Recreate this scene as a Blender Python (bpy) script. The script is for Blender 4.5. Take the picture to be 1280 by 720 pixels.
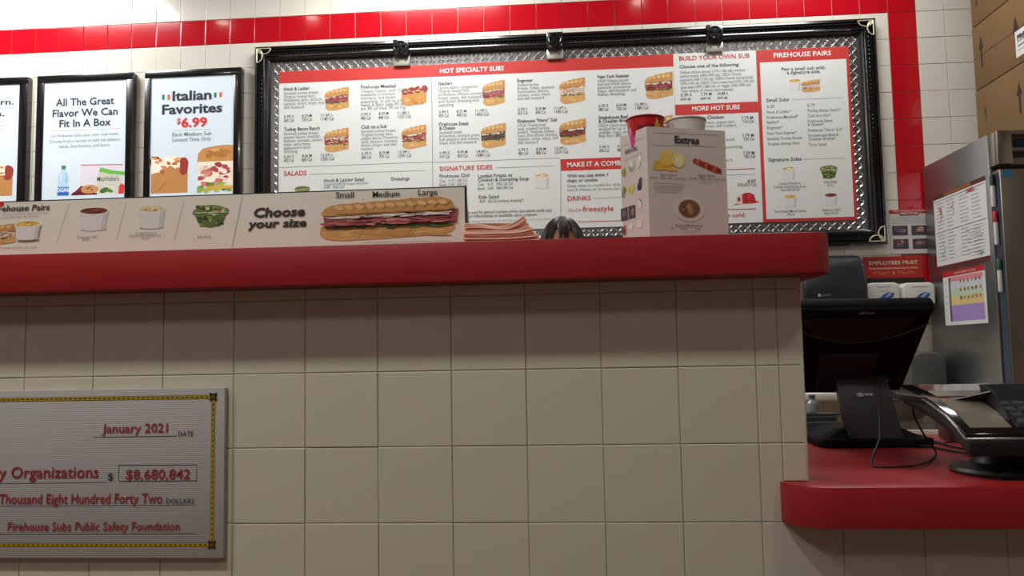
import bpy, bmesh, math, random
from mathutils import Matrix, Vector
for o in list(bpy.data.objects): bpy.data.objects.remove(o)
COL = bpy.context.scene.collection
scn = bpy.context.scene
# ------------------------------------------------------------------ camera, exposure, world
cd = bpy.data.cameras.new('camera'); cam = bpy.data.objects.new('camera', cd); COL.objects.link(cam)
cd.sensor_width = 36; cd.lens = 1000/1280*36; cd.clip_start = .02
_r, _u, _f = (0.99709, 0.07394, -0.01833), (0.02395, -0.07588, 0.99683), (-0.07232, 0.99437, 0.07744)
cam.matrix_world = Matrix(((_r[0],_u[0],-_f[0],0),(_r[1],_u[1],-_f[1],0),(_r[2],_u[2],-_f[2],0),(0,0,0,1)))
cam.location = (0.70313, -1.62731, 1.12216)
scn.camera = cam
scn.view_settings.view_transform = 'Standard'; scn.view_settings.look = 'None'
scn.view_settings.gamma = 1; scn.view_settings.use_curve_mapping = False
scn.view_settings.exposure = 0.15
w = bpy.data.worlds.new('World'); scn.world = w; w.use_nodes = True
w.node_tree.nodes['Background'].inputs[0].default_value = (.8,.85,1,1)
w.node_tree.nodes['Background'].inputs[1].default_value = .05

YB = 2.8942            # face of the kitchen's back wall
T = .1525            # tile pitch (six inch tiles)
CEIL = 3.62

# ------------------------------------------------------------------ helpers
def lin(c):
    return tuple((x/255/12.92 if x/255 <= .04045 else ((x/255+.055)/1.055)**2.4) for x in c[:3])
MC = {}
def mat(name, c, rough=.5, metal=0, spec=.5, noise=0, nscale=20, bump=0, bscale=60, coat=0, emit=0, stretch=None, aniso=0, trans=0, sheen=0):
    if name in MC: return MC[name]
    m = bpy.data.materials.new(name); m.use_nodes = True; nt = m.node_tree
    b = nt.nodes['Principled BSDF']; L = lin(c)
    b.inputs['Base Color'].default_value = (*L,1); b.inputs['Roughness'].default_value = rough
    b.inputs['Metallic'].default_value = metal; b.inputs['Specular IOR Level'].default_value = spec
    b.inputs['Coat Weight'].default_value = coat; b.inputs['Coat Roughness'].default_value = .05
    b.inputs['Transmission Weight'].default_value = trans
    if aniso: b.inputs['Anisotropic'].default_value = aniso
    if emit:
        b.inputs['Emission Color'].default_value = (*L,1); b.inputs['Emission Strength'].default_value = emit
    if noise or bump:
        tc = nt.nodes.new('ShaderNodeTexCoord'); mp = nt.nodes.new('ShaderNodeMapping')
        nt.links.new(tc.outputs['Object'], mp.inputs[0])
        if stretch: mp.inputs['Scale'].default_value = stretch
    if noise:
        n = nt.nodes.new('ShaderNodeTexNoise'); n.inputs['Scale'].default_value = nscale; n.inputs['Detail'].default_value = 5
        nt.links.new(mp.outputs[0], n.inputs['Vector'])
        r = nt.nodes.new('ShaderNodeMapRange'); r.inputs['To Min'].default_value = 1-noise; r.inputs['To Max'].default_value = 1+noise
        nt.links.new(n.outputs['Fac'], r.inputs['Value'])
        mx = nt.nodes.new('ShaderNodeVectorMath'); mx.operation = 'SCALE'; mx.inputs[0].default_value = L
        nt.links.new(r.outputs[0], mx.inputs['Scale']); nt.links.new(mx.outputs[0], b.inputs['Base Color'])
    if bump:
        n2 = nt.nodes.new('ShaderNodeTexNoise'); n2.inputs['Scale'].default_value = bscale; n2.inputs['Detail'].default_value = 3
        nt.links.new(mp.outputs[0], n2.inputs['Vector'])
        bp = nt.nodes.new('ShaderNodeBump'); bp.inputs['Strength'].default_value = bump; bp.inputs['Distance'].default_value = .002
        nt.links.new(n2.outputs['Fac'], bp.inputs['Height']); nt.links.new(bp.outputs[0], b.inputs['Normal'])
    MC[name] = m; return m
def printmat(name, rough, emit=0, mott=.06):
    m = bpy.data.materials.new(name); m.use_nodes = True; nt = m.node_tree; b = nt.nodes['Principled BSDF']
    a = nt.nodes.new('ShaderNodeAttribute'); a.attribute_name = 'Col'
    n = nt.nodes.new('ShaderNodeTexNoise'); n.inputs['Scale'].default_value = 60
    tc = nt.nodes.new('ShaderNodeTexCoord'); nt.links.new(tc.outputs['Object'], n.inputs['Vector'])
    r = nt.nodes.new('ShaderNodeMapRange'); r.inputs['To Min'].default_value = 1-mott; r.inputs['To Max'].default_value = 1+mott
    nt.links.new(n.outputs['Fac'], r.inputs['Value'])
    mx = nt.nodes.new('ShaderNodeVectorMath'); mx.operation = 'SCALE'
    nt.links.new(a.outputs['Color'], mx.inputs[0]); nt.links.new(r.outputs[0], mx.inputs['Scale'])
    nt.links.new(mx.outputs[0], b.inputs['Base Color']); b.inputs['Roughness'].default_value = rough
    if emit:
        nt.links.new(mx.outputs[0], b.inputs['Emission Color']); b.inputs['Emission Strength'].default_value = emit
    return m
PRINT = printmat('printed_ink', .55)
SCREEN = printmat('lit_screen', .3, .32, .02)

def tag(o, label=None, cat=None, group=None, kind=None):
    if label: o['label'] = label
    if cat: o['category'] = cat
    if group: o['group'] = group
    if kind: o['kind'] = kind
    return o
def empty(name, loc=(0,0,0), rz=0, label=None, cat=None, group=None, kind=None):
    o = bpy.data.objects.new(name, None); COL.objects.link(o); o.location = loc; o.rotation_euler.z = rz
    o.empty_display_size = .05
    return tag(o, label, cat, group, kind)
def copy_tree(o, parent=None):
    c = o.copy(); COL.objects.link(c); c.parent = parent
    for ch in list(o.children): copy_tree(ch, c)
    return c
class MB:
    def __init__(s): s.v = []; s.f = []; s.m = []; s.c = []
    def add(s, vs, fs, mi=0, col=(1,1,1)):
        n = len(s.v); s.v += [tuple(v) for v in vs]
        for f in fs: s.f.append(tuple(n+i for i in f)); s.m.append(mi); s.c.append(col)
        return s
    def box(s, x0,x1,y0,y1,z0,z1, mi=0):
        return s.add([(x0,y0,z0),(x1,y0,z0),(x1,y1,z0),(x0,y1,z0),(x0,y0,z1),(x1,y0,z1),(x1,y1,z1),(x0,y1,z1)],
            [(0,3,2,1),(4,5,6,7),(0,1,5,4),(1,2,6,5),(2,3,7,6),(3,0,4,7)], mi)
    def hexa(s, a, b, mi=0):          # a, b: quads (4 pts each), same order
        return s.add(list(a)+list(b), [(3,2,1,0),(4,5,6,7),(0,1,5,4),(1,2,6,5),(2,3,7,6),(3,0,4,7)], mi)
    def prism(s, pts, d, mi=0):       # pts 3D polygon, d offset vector
        n = len(pts); q = [tuple(p[i]+d[i] for i in range(3)) for p in pts]
        return s.add(list(pts)+q, [tuple(range(n)), tuple(range(2*n-1,n-1,-1))]+[(i,i+n,(i+1)%n+n,(i+1)%n) for i in range(n)], mi)
    def tube(s, path, r, n=8, mi=0, caps=True):
        P = [Vector(p) for p in path]; R = r if isinstance(r,(list,tuple)) else [r]*len(P)
        vs = []; fs = []; up = None
        for i, p in enumerate(P):
            t = (P[min(i+1,len(P)-1)]-P[max(i-1,0)]).normalized()
            if up is None:
                up = Vector((0,0,1)) if abs(t.z) < .9 else Vector((1,0,0))
            a = t.cross(up).normalized(); up = a.cross(t).normalized()
            for k in range(n):
                an = 2*math.pi*k/n; vs.append(p+(a*math.cos(an)+up*math.sin(an))*R[i])
        for i in range(len(P)-1):
            for k in range(n): fs.append((i*n+k, i*n+(k+1)%n, (i+1)*n+(k+1)%n, (i+1)*n+k))
        if caps: fs += [tuple(range(n-1,-1,-1)), tuple(range((len(P)-1)*n, len(P)*n))]
        return s.add(vs, fs, mi)
    def lathe(s, prof, c=(0,0,0), n=32, mi=0):   # prof [(r,z)...]
        vs = []; fs = []
        for r, z in prof:
            for k in range(n):
                a = 2*math.pi*k/n; vs.append((c[0]+r*math.cos(a), c[1]+r*math.sin(a), c[2]+z))
        for i in range(len(prof)-1):
            for k in range(n): fs.append((i*n+k, i*n+(k+1)%n, (i+1)*n+(k+1)%n, (i+1)*n+k))
        if prof[0][0] > 1e-6: fs.append(tuple(range(n-1,-1,-1)))
        if prof[-1][0] > 1e-6: fs.append(tuple(range((len(prof)-1)*n, len(prof)*n)))
        return s.add(vs, fs, mi)
    def mesh(s, name, mats, bevel=0, seg=2, smooth=False, color=False):
        me = bpy.data.meshes.new(name); me.from_pydata(s.v, [], s.f)
        for m in (mats if isinstance(mats,(list,tuple)) else [mats]): me.materials.append(m)
        for p, mi in zip(me.polygons, s.m): p.material_index = mi
        if color:
            ca = me.color_attributes.new('Col', 'FLOAT_COLOR', 'CORNER'); d = []
            for p, c in zip(me.polygons, s.c): d += [*c, 1.0]*p.loop_total
            ca.data.foreach_set('color', d)
        bm = bmesh.new(); bm.from_mesh(me)
        if not color: bmesh.ops.recalc_face_normals(bm, faces=bm.faces)
        if bevel:
            es = [e for e in bm.edges if len(e.link_faces) == 2 and e.calc_face_angle(0) > .5]
            bmesh.ops.bevel(bm, geom=es, offset=bevel, segments=seg, affect='EDGES', profile=.5, clamp_overlap=True)
        bm.to_mesh(me); bm.free()
        if smooth or bevel:
            for p in me.polygons: p.use_smooth = True
            try: me.set_sharp_from_angle(angle=math.radians(38))
            except Exception: pass
        me.update(); return me
    def build(s, name, mats, parent=None, **k):
        o = bpy.data.objects.new(name, s.mesh(name, mats, **k)); COL.objects.link(o)
        if parent: o.parent = parent
        return o
def inst(name, me, loc, parent=None):
    o = bpy.data.objects.new(name, me); COL.objects.link(o); o.location = loc
    if parent: o.parent = parent
    return o

# ---- flat print: lettering and pictures laid on real panels -------------------------------
TXT = {}
def glyphs(s, bold):
    k = (s, bold)
    if k in TXT: return TXT[k]
    cu = bpy.data.curves.new('t', 'FONT'); cu.body = s; cu.size = 1; cu.offset = bold; cu.resolution_u = 2
    ob = bpy.data.objects.new('t', cu); COL.objects.link(ob)
    me = bpy.data.meshes.new_from_object(ob)
    v = [(p.co.x, p.co.y) for p in me.vertices]; f = [tuple(p.vertices) for p in me.polygons]
    COL.objects.unlink(ob); bpy.data.objects.remove(ob); bpy.data.meshes.remove(me); bpy.data.curves.remove(cu)
    TXT[k] = (v, f); return v, f
CAPH = .69
class Pr:
    """ink on a plane with origin o, horizontal s, vertical t"""
    def __init__(s, o, sd=(1,0,0), td=(0,0,1)):
        s.o = Vector(o); s.s = Vector(sd).normalized(); s.t = Vector(td); s.n = s.s.cross(s.t); s.mb = MB(); s.k = 0; s.pics = []
    def pt(s, a, b, h): return s.o+s.s*a+s.t*b+s.n*h
    def poly(s, pts, col, h=None):
        if h is None: s.k += 1; h = .0004+.00003*s.k
        A = sum(pts[i][0]*pts[(i+1)%len(pts)][1]-pts[(i+1)%len(pts)][0]*pts[i][1] for i in range(len(pts)))
        if A < 0: pts = pts[::-1]
        s.mb.add([s.pt(a,b,h) for a,b in pts], [tuple(range(len(pts)))], 0, lin(col))
    def rect(s, s0,t0,s1,t1, col, h=None):
        if abs((s1-s0)*(t1-t0)) > .0018:      # a broad colour field is an object of its own
            s.k += 1; q = Pr(s.o, s.s, s.t); q.n = s.n; q.poly([(s0,t0),(s1,t0),(s1,t1),(s0,t1)], col, h if h is not None else .0004+.00003*s.k)
            s.pics.append(('colour_field', q)); return
        s.poly([(s0,t0),(s1,t0),(s1,t1),(s0,t1)], col, h)
    def line(s, a, b, w, col, h=.0006):
        d = Vector((b[0]-a[0], b[1]-a[1])).normalized(); n = Vector((-d.y, d.x))*w/2
        s.poly([(a[0]-n.x,a[1]-n.y),(b[0]-n.x,b[1]-n.y),(b[0]+n.x,b[1]+n.y),(a[0]+n.x,a[1]+n.y)], col, h)
    def text(s, st, s0, t, s1, cap, col=(70,70,72), bold=0.0, shear=0, h=.0016):
        v, f = glyphs(st, bold)
        if not v: return
        x0 = min(p[0] for p in v); x1 = max(p[0] for p in v)
        sx = (s1-s0)/max(x1-x0,1e-6); sy = cap/CAPH
        s.mb.add([s.pt(s0+(x-x0)*sx+shear*y*sy, t+y*sy, h) for x,y in v], f, 0, lin(col))
    def ctext(s, st, c, t, w, cap, **k): s.text(st, c-w/2, t, c+w/2, cap, **k)
    def art(s, fn, s0,t0,s1,t1, name='photo', **k):
        q = Pr(s.o, s.s, s.t); n = 0
        for col, pts in fn(**k):
            n += 1; q.poly([(s0+(s1-s0)*x, t0+(t1-t0)*y) for x,y in pts], col, .0008+.00003*n)
        s.pics.append((name, q)); return q
    def build(s, parent, name='lettering', material=None):
        material = material or PRINT
        if s.mb.f: s.mb.build(name, material, parent, color=True)
        for nm, q in s.pics: q.mb.build(nm, material, parent, color=True)
rnd = random.Random(4)
def jit(c, a=18):
    d = rnd.uniform(-a, a); return tuple(max(0,min(255,x+d+rnd.uniform(-a*.3,a*.3))) for x in c)
def ell(cx, cy, rx, ry, n=14, rot=0, j=0):
    P = []
    for i in range(n):
        a = 2*math.pi*i/n; q = 1+rnd.uniform(-j,j); x = rx*math.cos(a)*q; y = ry*math.sin(a)*q
        P.append((cx+x*math.cos(rot)-y*math.sin(rot), cy+x*math.sin(rot)+y*math.cos(rot)))
    return P
def band(x0, x1, y0, y1, n, cols, rx, ry, j=.3, a=18, slope=0):
    out = []
    for i in range(n):
        x = rnd.uniform(x0+rx, x1-rx); y = rnd.uniform(y0, y1)+slope*(x-.5)
        out.append((jit(rnd.choice(cols), a), ell(x, y, rx*rnd.uniform(.6,1.1), ry*rnd.uniform(.6,1.2), 9, rnd.uniform(-.3,.3), j)))
    return out
MEATS = dict(ham=[(170,85,85),(196,120,112),(150,60,66)], beef=[(120,60,50),(96,48,40),(150,80,66)], turkey=[(225,200,180),(205,150,120),(235,220,205)],
             steak=[(92,68,48),(70,60,36),(130,100,80)], pastrami=[(150,62,60),(128,44,44),(176,90,84)], club=[(176,96,80),(225,205,190),(150,60,44)])
def art_sub(meat='ham', whole=False, n=16, green=True):
    o = []; m = MEATS[meat]; xr = 1.0
    if not whole:
        bb = [(.09,.26),(.05,.17),(.09,.07),(.2,.01),(.42,.0),(.7,.05),(xr,.12),(xr,.40),(.1,.36)]
        tb = [(.03,.60),(.05,.70),(.13,.80),(.24,.85),(.30,.845),(.40,.90),(.50,.895),(.60,.94),(.70,.93),(.80,.975),(.90,.965),(xr,1.0),(xr,.66),(.6,.62),(.2,.56)]
    else:
        bb = [(.02,.26),(.015,.16),(.05,.06),(.12,.01),(.2,.0),(.5,.03),(.84,.09),(.93,.14),(.965,.22),(.965,.38),(.03,.36)]
        tb = [(.035,.60),(.04,.70),(.07,.79),(.12,.85),(.18,.88),(.22,.87),(.28,.90),(.34,.885),(.4,.92),(.46,.91),(.52,.94),(.58,.93),(.66,.97),(.72,.96),(.8,.985),(.88,.97),(.94,.90),(.965,.80),(.96,.72),(.9,.66),(.5,.62),(.2,.58)]
    o.append(((210,160,96), bb))
    o += band(.1,.96,.1,.2,n//2,[(222,178,112),(204,150,84)],.1,.05,a=4)
    mid = [(.06,.30),(.5,.33),(xr-.02,.38),(xr-.01,.69),(.5,.66),(.04,.62)]
    o.append((m[0], mid))
    if green: o += band(.03,.97,.30,.36,n,[(84,100,44),(58,74,34),(112,128,64)],.045,.028)
    o += band(.0,.99,.37,.52,int(n*2.6),m,.055,.026,slope=.05)
    o += band(.03,.97,.545,.62,n,[(236,230,222),(222,210,198)],.06,.024,a=5,slope=.05)
    o.append(((204,150,88), tb))
    nb = 5 if not whole else 11
    for i in range(nb):
        x = .12+.80*(i+.5)/nb; up = .085*x
        o.append((jit((228,184,122),5), ell(x, .775+up, .34/nb, .06, 10, .25, .04)))
        o.append((jit((178,120,66),5), ell(x+.42/nb, .73+up, .07/nb, .07, 8, -.35, .04)))
    o += band(.06,.96,.635,.655,n//2,[(186,126,62)],.07,.012,a=4,slope=.06)
    return o
def art_longsub():
    o = art_sub('ham', True, 46)
    for x in (.33, .665):
        for i in range(15):
            y = .06+.9*i/14; xx = x+.045*math.sin(math.pi*i/14)-.03*(1-i/14)
            o.append(((60,42,30), [(xx-.002,y-.02),(xx+.0025,y-.02),(xx+.0025,y+.014),(xx-.002,y+.014)]))
    return o
def art_meatball():
    o = [((206,146,78), [(.04,.3),(.1,.12),(.3,.02),(.6,.08),(1,.16),(1,.72),(.8,.84),(.3,.78),(.06,.6)])]
    o += band(.1,.96,.1,.4,8,[(222,168,98),(196,134,66)],.12,.08,a=6)
    o += [((150,52,40), ell(.2+.24*i,.68+.03*i,.14,.16,12,0,.1)) for i in range(4)]
    o += band(.08,.98,.62,.9,18,[(236,224,200),(226,200,160),(170,70,50)],.09,.03)
    return o
def art_half(meat='ham'):   # tall cut sandwich facing us
    o = [((190,136,80), [(.06,.62),(.08,.82),(.2,.93),(.5,.98),(.8,1),(1,.98),(1,.62),(.5,.6)])]
    o += band(.1,.95,.72,.9,7,[(206,156,98),(168,112,60)],.16,.05,a=5)
    o.append(((230,220,200), [(.08,.12),(1,.12),(1,.64),(.08,.64)]))
    o += band(0,1,.14,.58,38,MEATS[meat]+[(216,150,140),(236,214,200)],.13,.045)
    o += band(0,.98,.0,.16,16,[(120,150,60),(170,180,80),(84,110,40)],.09,.05)
    o.append(((200,160,60), [(.3,.02),(.98,.04),(.98,.1),(.3,.1)]))
    return o
def art_meathalf():
    o = [((184,130,78), [(0,0),(.98,0),(.98,.5),(.9,.86),(.6,.94),(.4,.8),(.2,.9),(0,.96)])]
    o.append(((150,60,50), ell(.86,.68,.14,.22,14,0,.12)))
    o.append(((150,60,50), ell(.1,.8,.14,.16,14,0,.12)))
    o.append(((236,224,204), [(0,.5),(.3,.55),(.5,.7),(.76,.56),(.78,.92),(.5,.95),(.2,.86),(0,.9)]))
    o += band(0,.8,.52,.92,20,[(240,230,212),(200,140,90),(180,100,60),(250,240,225)],.07,.045)
    o.append(((176,112,56), [(.2,.1),(.4,.3),(.44,.28),(.24,.08)]))
    return o
def art_bowl(food='chili'):
    F = dict(chili=[(122,56,40),(150,76,52),(90,36,28)], soup=[(226,206,160),(240,230,200),(190,150,90)], mac=[(226,186,90),(200,150,60),(238,206,120)])[food]
    o = [((196,192,190), ell(.5,.08,.42,.07,18)), ((224,221,220), [(.04,.82),(.14,.1),(.3,.02),(.7,.02),(.86,.1),(.96,.82)]),
         ((205,202,202), [(.72,.03),(.86,.1),(.96,.82),(.8,.76)]), ((236,233,230), ell(.5,.82,.48,.16,20)), (F[0], ell(.5,.83,.43,.13,20))]
    return o+band(.1,.9,.76,.92,14,F,.08,.04)
def art_salad():
    o = [((90,110,60), [(.04,.66),(.14,.24),(.3,.06),(.5,.0),(.7,.06),(.86,.24),(.96,.66)]), ((120,140,70), ell(.5,.7,.5,.26,18,0,.08))]
    o += band(.1,.9,.12,.5,16,[(70,96,36),(140,150,70),(50,70,30)],.07,.07)
    o += band(.04,.96,.52,.94,30,[(110,140,54),(150,166,84),(76,104,40),(160,70,50),(206,206,170)],.07,.06)
    o.append(((196,204,190), [(.02,.62),(.98,.62),(.97,.66),(.03,.66)]))
    return o
def art_combo():
    o = [(c,[(x*.42, y*.86+.1) for x,y in p]) for c,p in art_bowl('mac')]
    return o+[(c,[(.38+x*.6, y*.85) for x,y in p]) for c,p in art_sub('turkey',n=9)]
def art_combo2():
    o = [(c,[(x*.6, y*.85) for x,y in p]) for c,p in art_sub('turkey',n=12)]
    return o+[(c,[(.58+x*.42, y*.8+.15) for x,y in p]) for c,p in art_bowl('mac')]
def art_helmet():
    return [((186,30,34), [(.22,.2),(.3,.75),(.45,.95),(.65,.98),(.82,.8),(.88,.35),(.9,.15),(.2,.1)]), ((206,44,46), [(0,.02),(.3,.12),(1,.2),(.98,.3),(.6,.22),(.2,.22)]),
            ((214,70,66), ell(.62,.7,.08,.18,10)), ((228,214,190), [(.14,.15),(.12,.6),(.22,.85),(.36,.9),(.36,.1)]), ((120,80,50), [(.18,.3),(.3,.34),(.28,.66),(.18,.6)]), ((150,24,30), [(.5,.2),(.56,.2),(.56,.96),(.52,.96)])]
def art_bottle():
    return [((176,204,224), [(.1,.0),(.9,0),(.94,.3),(.86,.42),(.94,.56),(.8,.74),(.64,.86),(.36,.86),(.2,.74),(.06,.56),(.14,.42),(.06,.3)]),
            ((120,160,196), [(.1,.28),(.9,.28),(.9,.3),(.1,.3)]), ((208,224,236), [(.24,.46),(.34,.46),(.38,.78),(.3,.74)]), ((140,176,206), [(.7,.42),(.8,.46),(.74,.72),(.68,.74)]),
            ((46,104,176), [(.08,.02),(.92,.02),(.93,.28),(.07,.28)]), ((62,130,104), [(.34,.86),(.66,.86),(.66,.98),(.34,.98)])]
def art_boxmeal():
    return [((214,206,214), [(.18,.02),(.98,.02),(.98,.96),(.18,.98)]), ((170,80,84), [(.18,.95),(.98,.92),(.98,.95),(.18,.98)]),
            ((120,44,54), [(0,.0),(.2,.3),(.44,.2),(.44,.0)]), ((96,34,42), [(0,.0),(.05,.1),(.5,.06),(.5,0)]), ((190,140,90), ell(.36,.18,.17,.14,14,0,.05)),
            ((80,50,34), ell(.32,.2,.03,.02,7)), ((80,50,34), ell(.4,.16,.03,.02,7)), ((80,50,34), ell(.36,.24,.03,.02,7))]
def art_chips():
    return [((214,218,196), [(.06,.02),(.84,.0),(.82,.1),(.98,.74),(.9,.8),(.22,.98),(.16,.9),(.1,.4)]), ((104,176,72), [(.2,.98),(.16,.84),(.5,.74),(1,.68),(1,.8),(.6,.86)]),
            ((64,104,56), ell(.34,.16,.16,.09,12,.4)), ((84,124,66), ell(.52,.14,.12,.06,12,-.4)), ((206,60,66), [(.8,.02),(.98,.02),(1,.3),(.92,.4),(.82,.3)])]
def art_cheese():
    return [((222,176,70), [(0,.05),(.1,.5),(.3,.4),(.45,.1),(.3,.02)]), ((232,196,92), [(.2,.5),(.3,.9),(.62,.86),(.66,.4),(.4,.25)]), ((240,214,120), [(.3,.9),(.36,1),(.64,.97),(.62,.84)]),
            ((214,160,60), [(.4,.25),(.66,.4),(.6,.2),(.45,.12)]), ((228,190,88), [(.36,.14),(.62,.2),(.78,.04),(.5,.0)]), ((232,220,150), ell(.8,.55,.2,.36,16)), ((240,232,176), ell(.82,.56,.12,.24,14))]
def art_bacon():
    o = []
    for i in range(9):
        x = i*.1; y = .75-.07*i; P = [(x,y),(x+.08,y+.14),(x+.16,y+.02),(x+.26,y+.1),(x+.3,y-.12),(x+.2,y-.3),(x+.1,y-.2),(x+.02,y-.24)]
        o.append((jit([(170,52,36),(196,86,60),(140,36,28)][i%3],12), [(min(1,a),max(0,b)) for a,b in P]))
    return o
def art_mush():
    o = [((226,218,216), ell(.5,.5,.5,.5,26)), ((206,196,194), ell(.5,.5,.44,.44,26)), ((120,84,54), ell(.5,.53,.36,.38,22))]
    for i in range(18):
        a = rnd.uniform(0,6.28); r = rnd.uniform(0,.27); o.append((jit(rnd.choice([(176,130,90),(206,166,124),(104,66,42),(150,106,72)]),12), ell(.5+r*math.cos(a),.53+r*math.sin(a),.1,.05,9,rnd.uniform(0,3),.2)))
    return o
def art_blob(cols=((120,140,60),), n=7):
    o = []
    for i in range(n): o.append((jit(rnd.choice(cols),16), ell(rnd.uniform(.3,.7),rnd.uniform(.3,.7),rnd.uniform(.18,.3),rnd.uniform(.15,.3),10,rnd.uniform(0,3),.15)))
    return o
def art_photo(bg=(70,60,70)):
    o = [(bg, [(0,0),(1,0),(1,1),(0,1)])]
    return o+[(jit(rnd.choice([(150,104,90),(176,130,112),(110,80,84),(90,90,110)]),14), ell(rnd.uniform(.3,.7),rnd.uniform(.3,.7),rnd.uniform(.12,.28),rnd.uniform(.1,.24),10,rnd.uniform(0,3),.2)) for i in range(6)]

# ------------------------------------------------------------------ materials
WHITE_T = mat('cream_glazed_tile', (226,221,208), .16, spec=.5, noise=.03, nscale=3, coat=.25)
RED_T = mat('red_glazed_tile', (190,12,30), .13, spec=.5, noise=.04, nscale=3, coat=.3)
FT = mat('matte_almond_tile', (204,198,179), .34, spec=.4, noise=.03, nscale=4, bump=.15, bscale=25)
GROUT_B = mat('pale_grout', (216,208,192), .8)
GROUT_F = mat('grey_grout', (196,188,172), .85)
RED_L = mat('red_laminate', (158,36,36), .38, spec=.4, noise=.05, nscale=8, bump=.1, bscale=120)
BLK = mat('black_lacquer', (14,14,16), .22, spec=.6, coat=.4)
BLKM = mat('black_plastic', (24,24,26), .4)
BLKF = mat('black_fine_plastic', (17,18,18), .6, spec=.08, bump=.15, bscale=400)
SILV = mat('tread_plate_field', (150,150,150), .3, metal=.95); SILV2 = mat('polished_tread', (244,244,244), .24, metal=.95)
CHROME = mat('satin_nickel', (200,196,186), .35, metal=.8)
PAPER = mat('white_paper_board', (226,226,224), .6)
SIGNW = mat('white_sign_board', (232,226,214), .5)
STEEL = mat('brushed_stainless', (168,170,172), .32, metal=1, noise=.06, nscale=4, stretch=(60,60,1), aniso=.4)
CARD = mat('corrugated_cardboard', (122,94,56), .8, noise=.08, nscale=6, bump=.2, bscale=90)
WALLP = mat('taupe_wall_paint', (112,98,94), .7, noise=.03, nscale=3)
CEILM = mat('ceiling_board', (176,168,156), .8, noise=.04, nscale=40, bump=.2)
FLOORM = mat('brown_floor_tile', (112,84,64), .35, noise=.12, nscale=5)

# ------------------------------------------------------------------ lights
def area(name, loc, rot, sx, sy, e, col=(1,1,1)):
    l = bpy.data.lights.new(name, 'AREA'); l.shape = 'RECTANGLE'; l.size = sx; l.size_y = sy; l.energy = e; l.color = col
    o = bpy.data.objects.new(name, l); COL.objects.link(o); o.location = loc; o.rotation_euler = rot; return o
def fixture(x, y, sx, sy, e, strength, col, where):
    t = empty('ceiling_light', (x,y,CEIL), 0, 'recessed white ceiling light panel above '+where, 'light')
    MB().box(-sx/2-.03,sx/2+.03,-sy/2-.03,sy/2+.03,-.02,0).build('frame', mat('light_frame',(220,220,216),.5), t, bevel=.004)
    g = mat('glowing_diffuser_'+str(strength), col, .5, emit=strength)
    MB().box(-sx/2,sx/2,-sy/2,sy/2,-.028,-.02).build('diffuser', g, t)
    l = area('panel_lamp', (x,y,CEIL-.04), (0,0,0), sx, sy, e, tuple(c/255 for c in col))
    l.parent = t; l.location = (0,0,-.04)
KC = (250,252,250); DC = (255,246,230)
for x, e, wh in ((-2.5,30,'the left part of the prep area'), (-.15,24,'the middle of the prep area'), (1.95,17,'the right part of the prep area')):
    fixture(x, YB-.74, .8, .5, e, 8 if e > 20 else 3, KC, wh)
for x, e, wh in ((-1.9,25,'the left end of the order line'), (-.3,23,'the middle of the order line'), (2.1,8.5,'the right end of the order line')):
    fixture(x, -1.35, .22, .22, e, 22, DC, wh)
fixture(-.6, -3.1, 1.2, .6, 15, 3, DC, 'the dining side, added as unseen fill for the ledge shadow')  # soft panel added behind the camera to lift the shade under the ledge
for k, x in enumerate((-1.84, -1.16, 1.24)):
    t = empty('spot_lamp', (x, YB-1.14, CEIL), 0, 'small round recessed spot lamp in the kitchen ceiling, %s of three' % ('leftmost','middle one','rightmost')[k], 'light')
    MB().lathe([(.06,-.012),(.052,0)], n=24).build('trim_ring', mat('light_frame',(220,220,216),.5), t, smooth=True)
    MB().lathe([(.0,-.0135),(.045,-.0135),(.045,-.0125),(0,-.0125)], n=24).build('lens', mat('glowing_lens',(255,250,240),.5,emit=14), t)

# ------------------------------------------------------------------ room shell
def struct(name, mb, m, **k): return tag(mb.build(name, m, **k), kind='structure')
XL, XR, YD = -3.6, 4.3, -4.2
struct('floor', MB().box(XL,XR,YD,YB+.15,-.05,0), FLOORM)
struct('ceiling', MB().box(XL,XR,YD,YB+.15,CEIL,CEIL+.05), CEILM)
struct('wall_left', MB().box(XL-.1,XL,YD,YB+.15,0,CEIL), WALLP)
struct('wall_right', MB().box(XR,XR+.1,YD,YB+.15,0,CEIL), mat('cream_wall_paint',(196,188,170),.7))
struct('wall_dining', MB().box(XL,XR,YD-.1,YD,0,CEIL), WALLP)
wb = struct('wall_back', MB().box(XL,XR,YB+.002,YB+.15,0,CEIL), GROUT_B)

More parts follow.
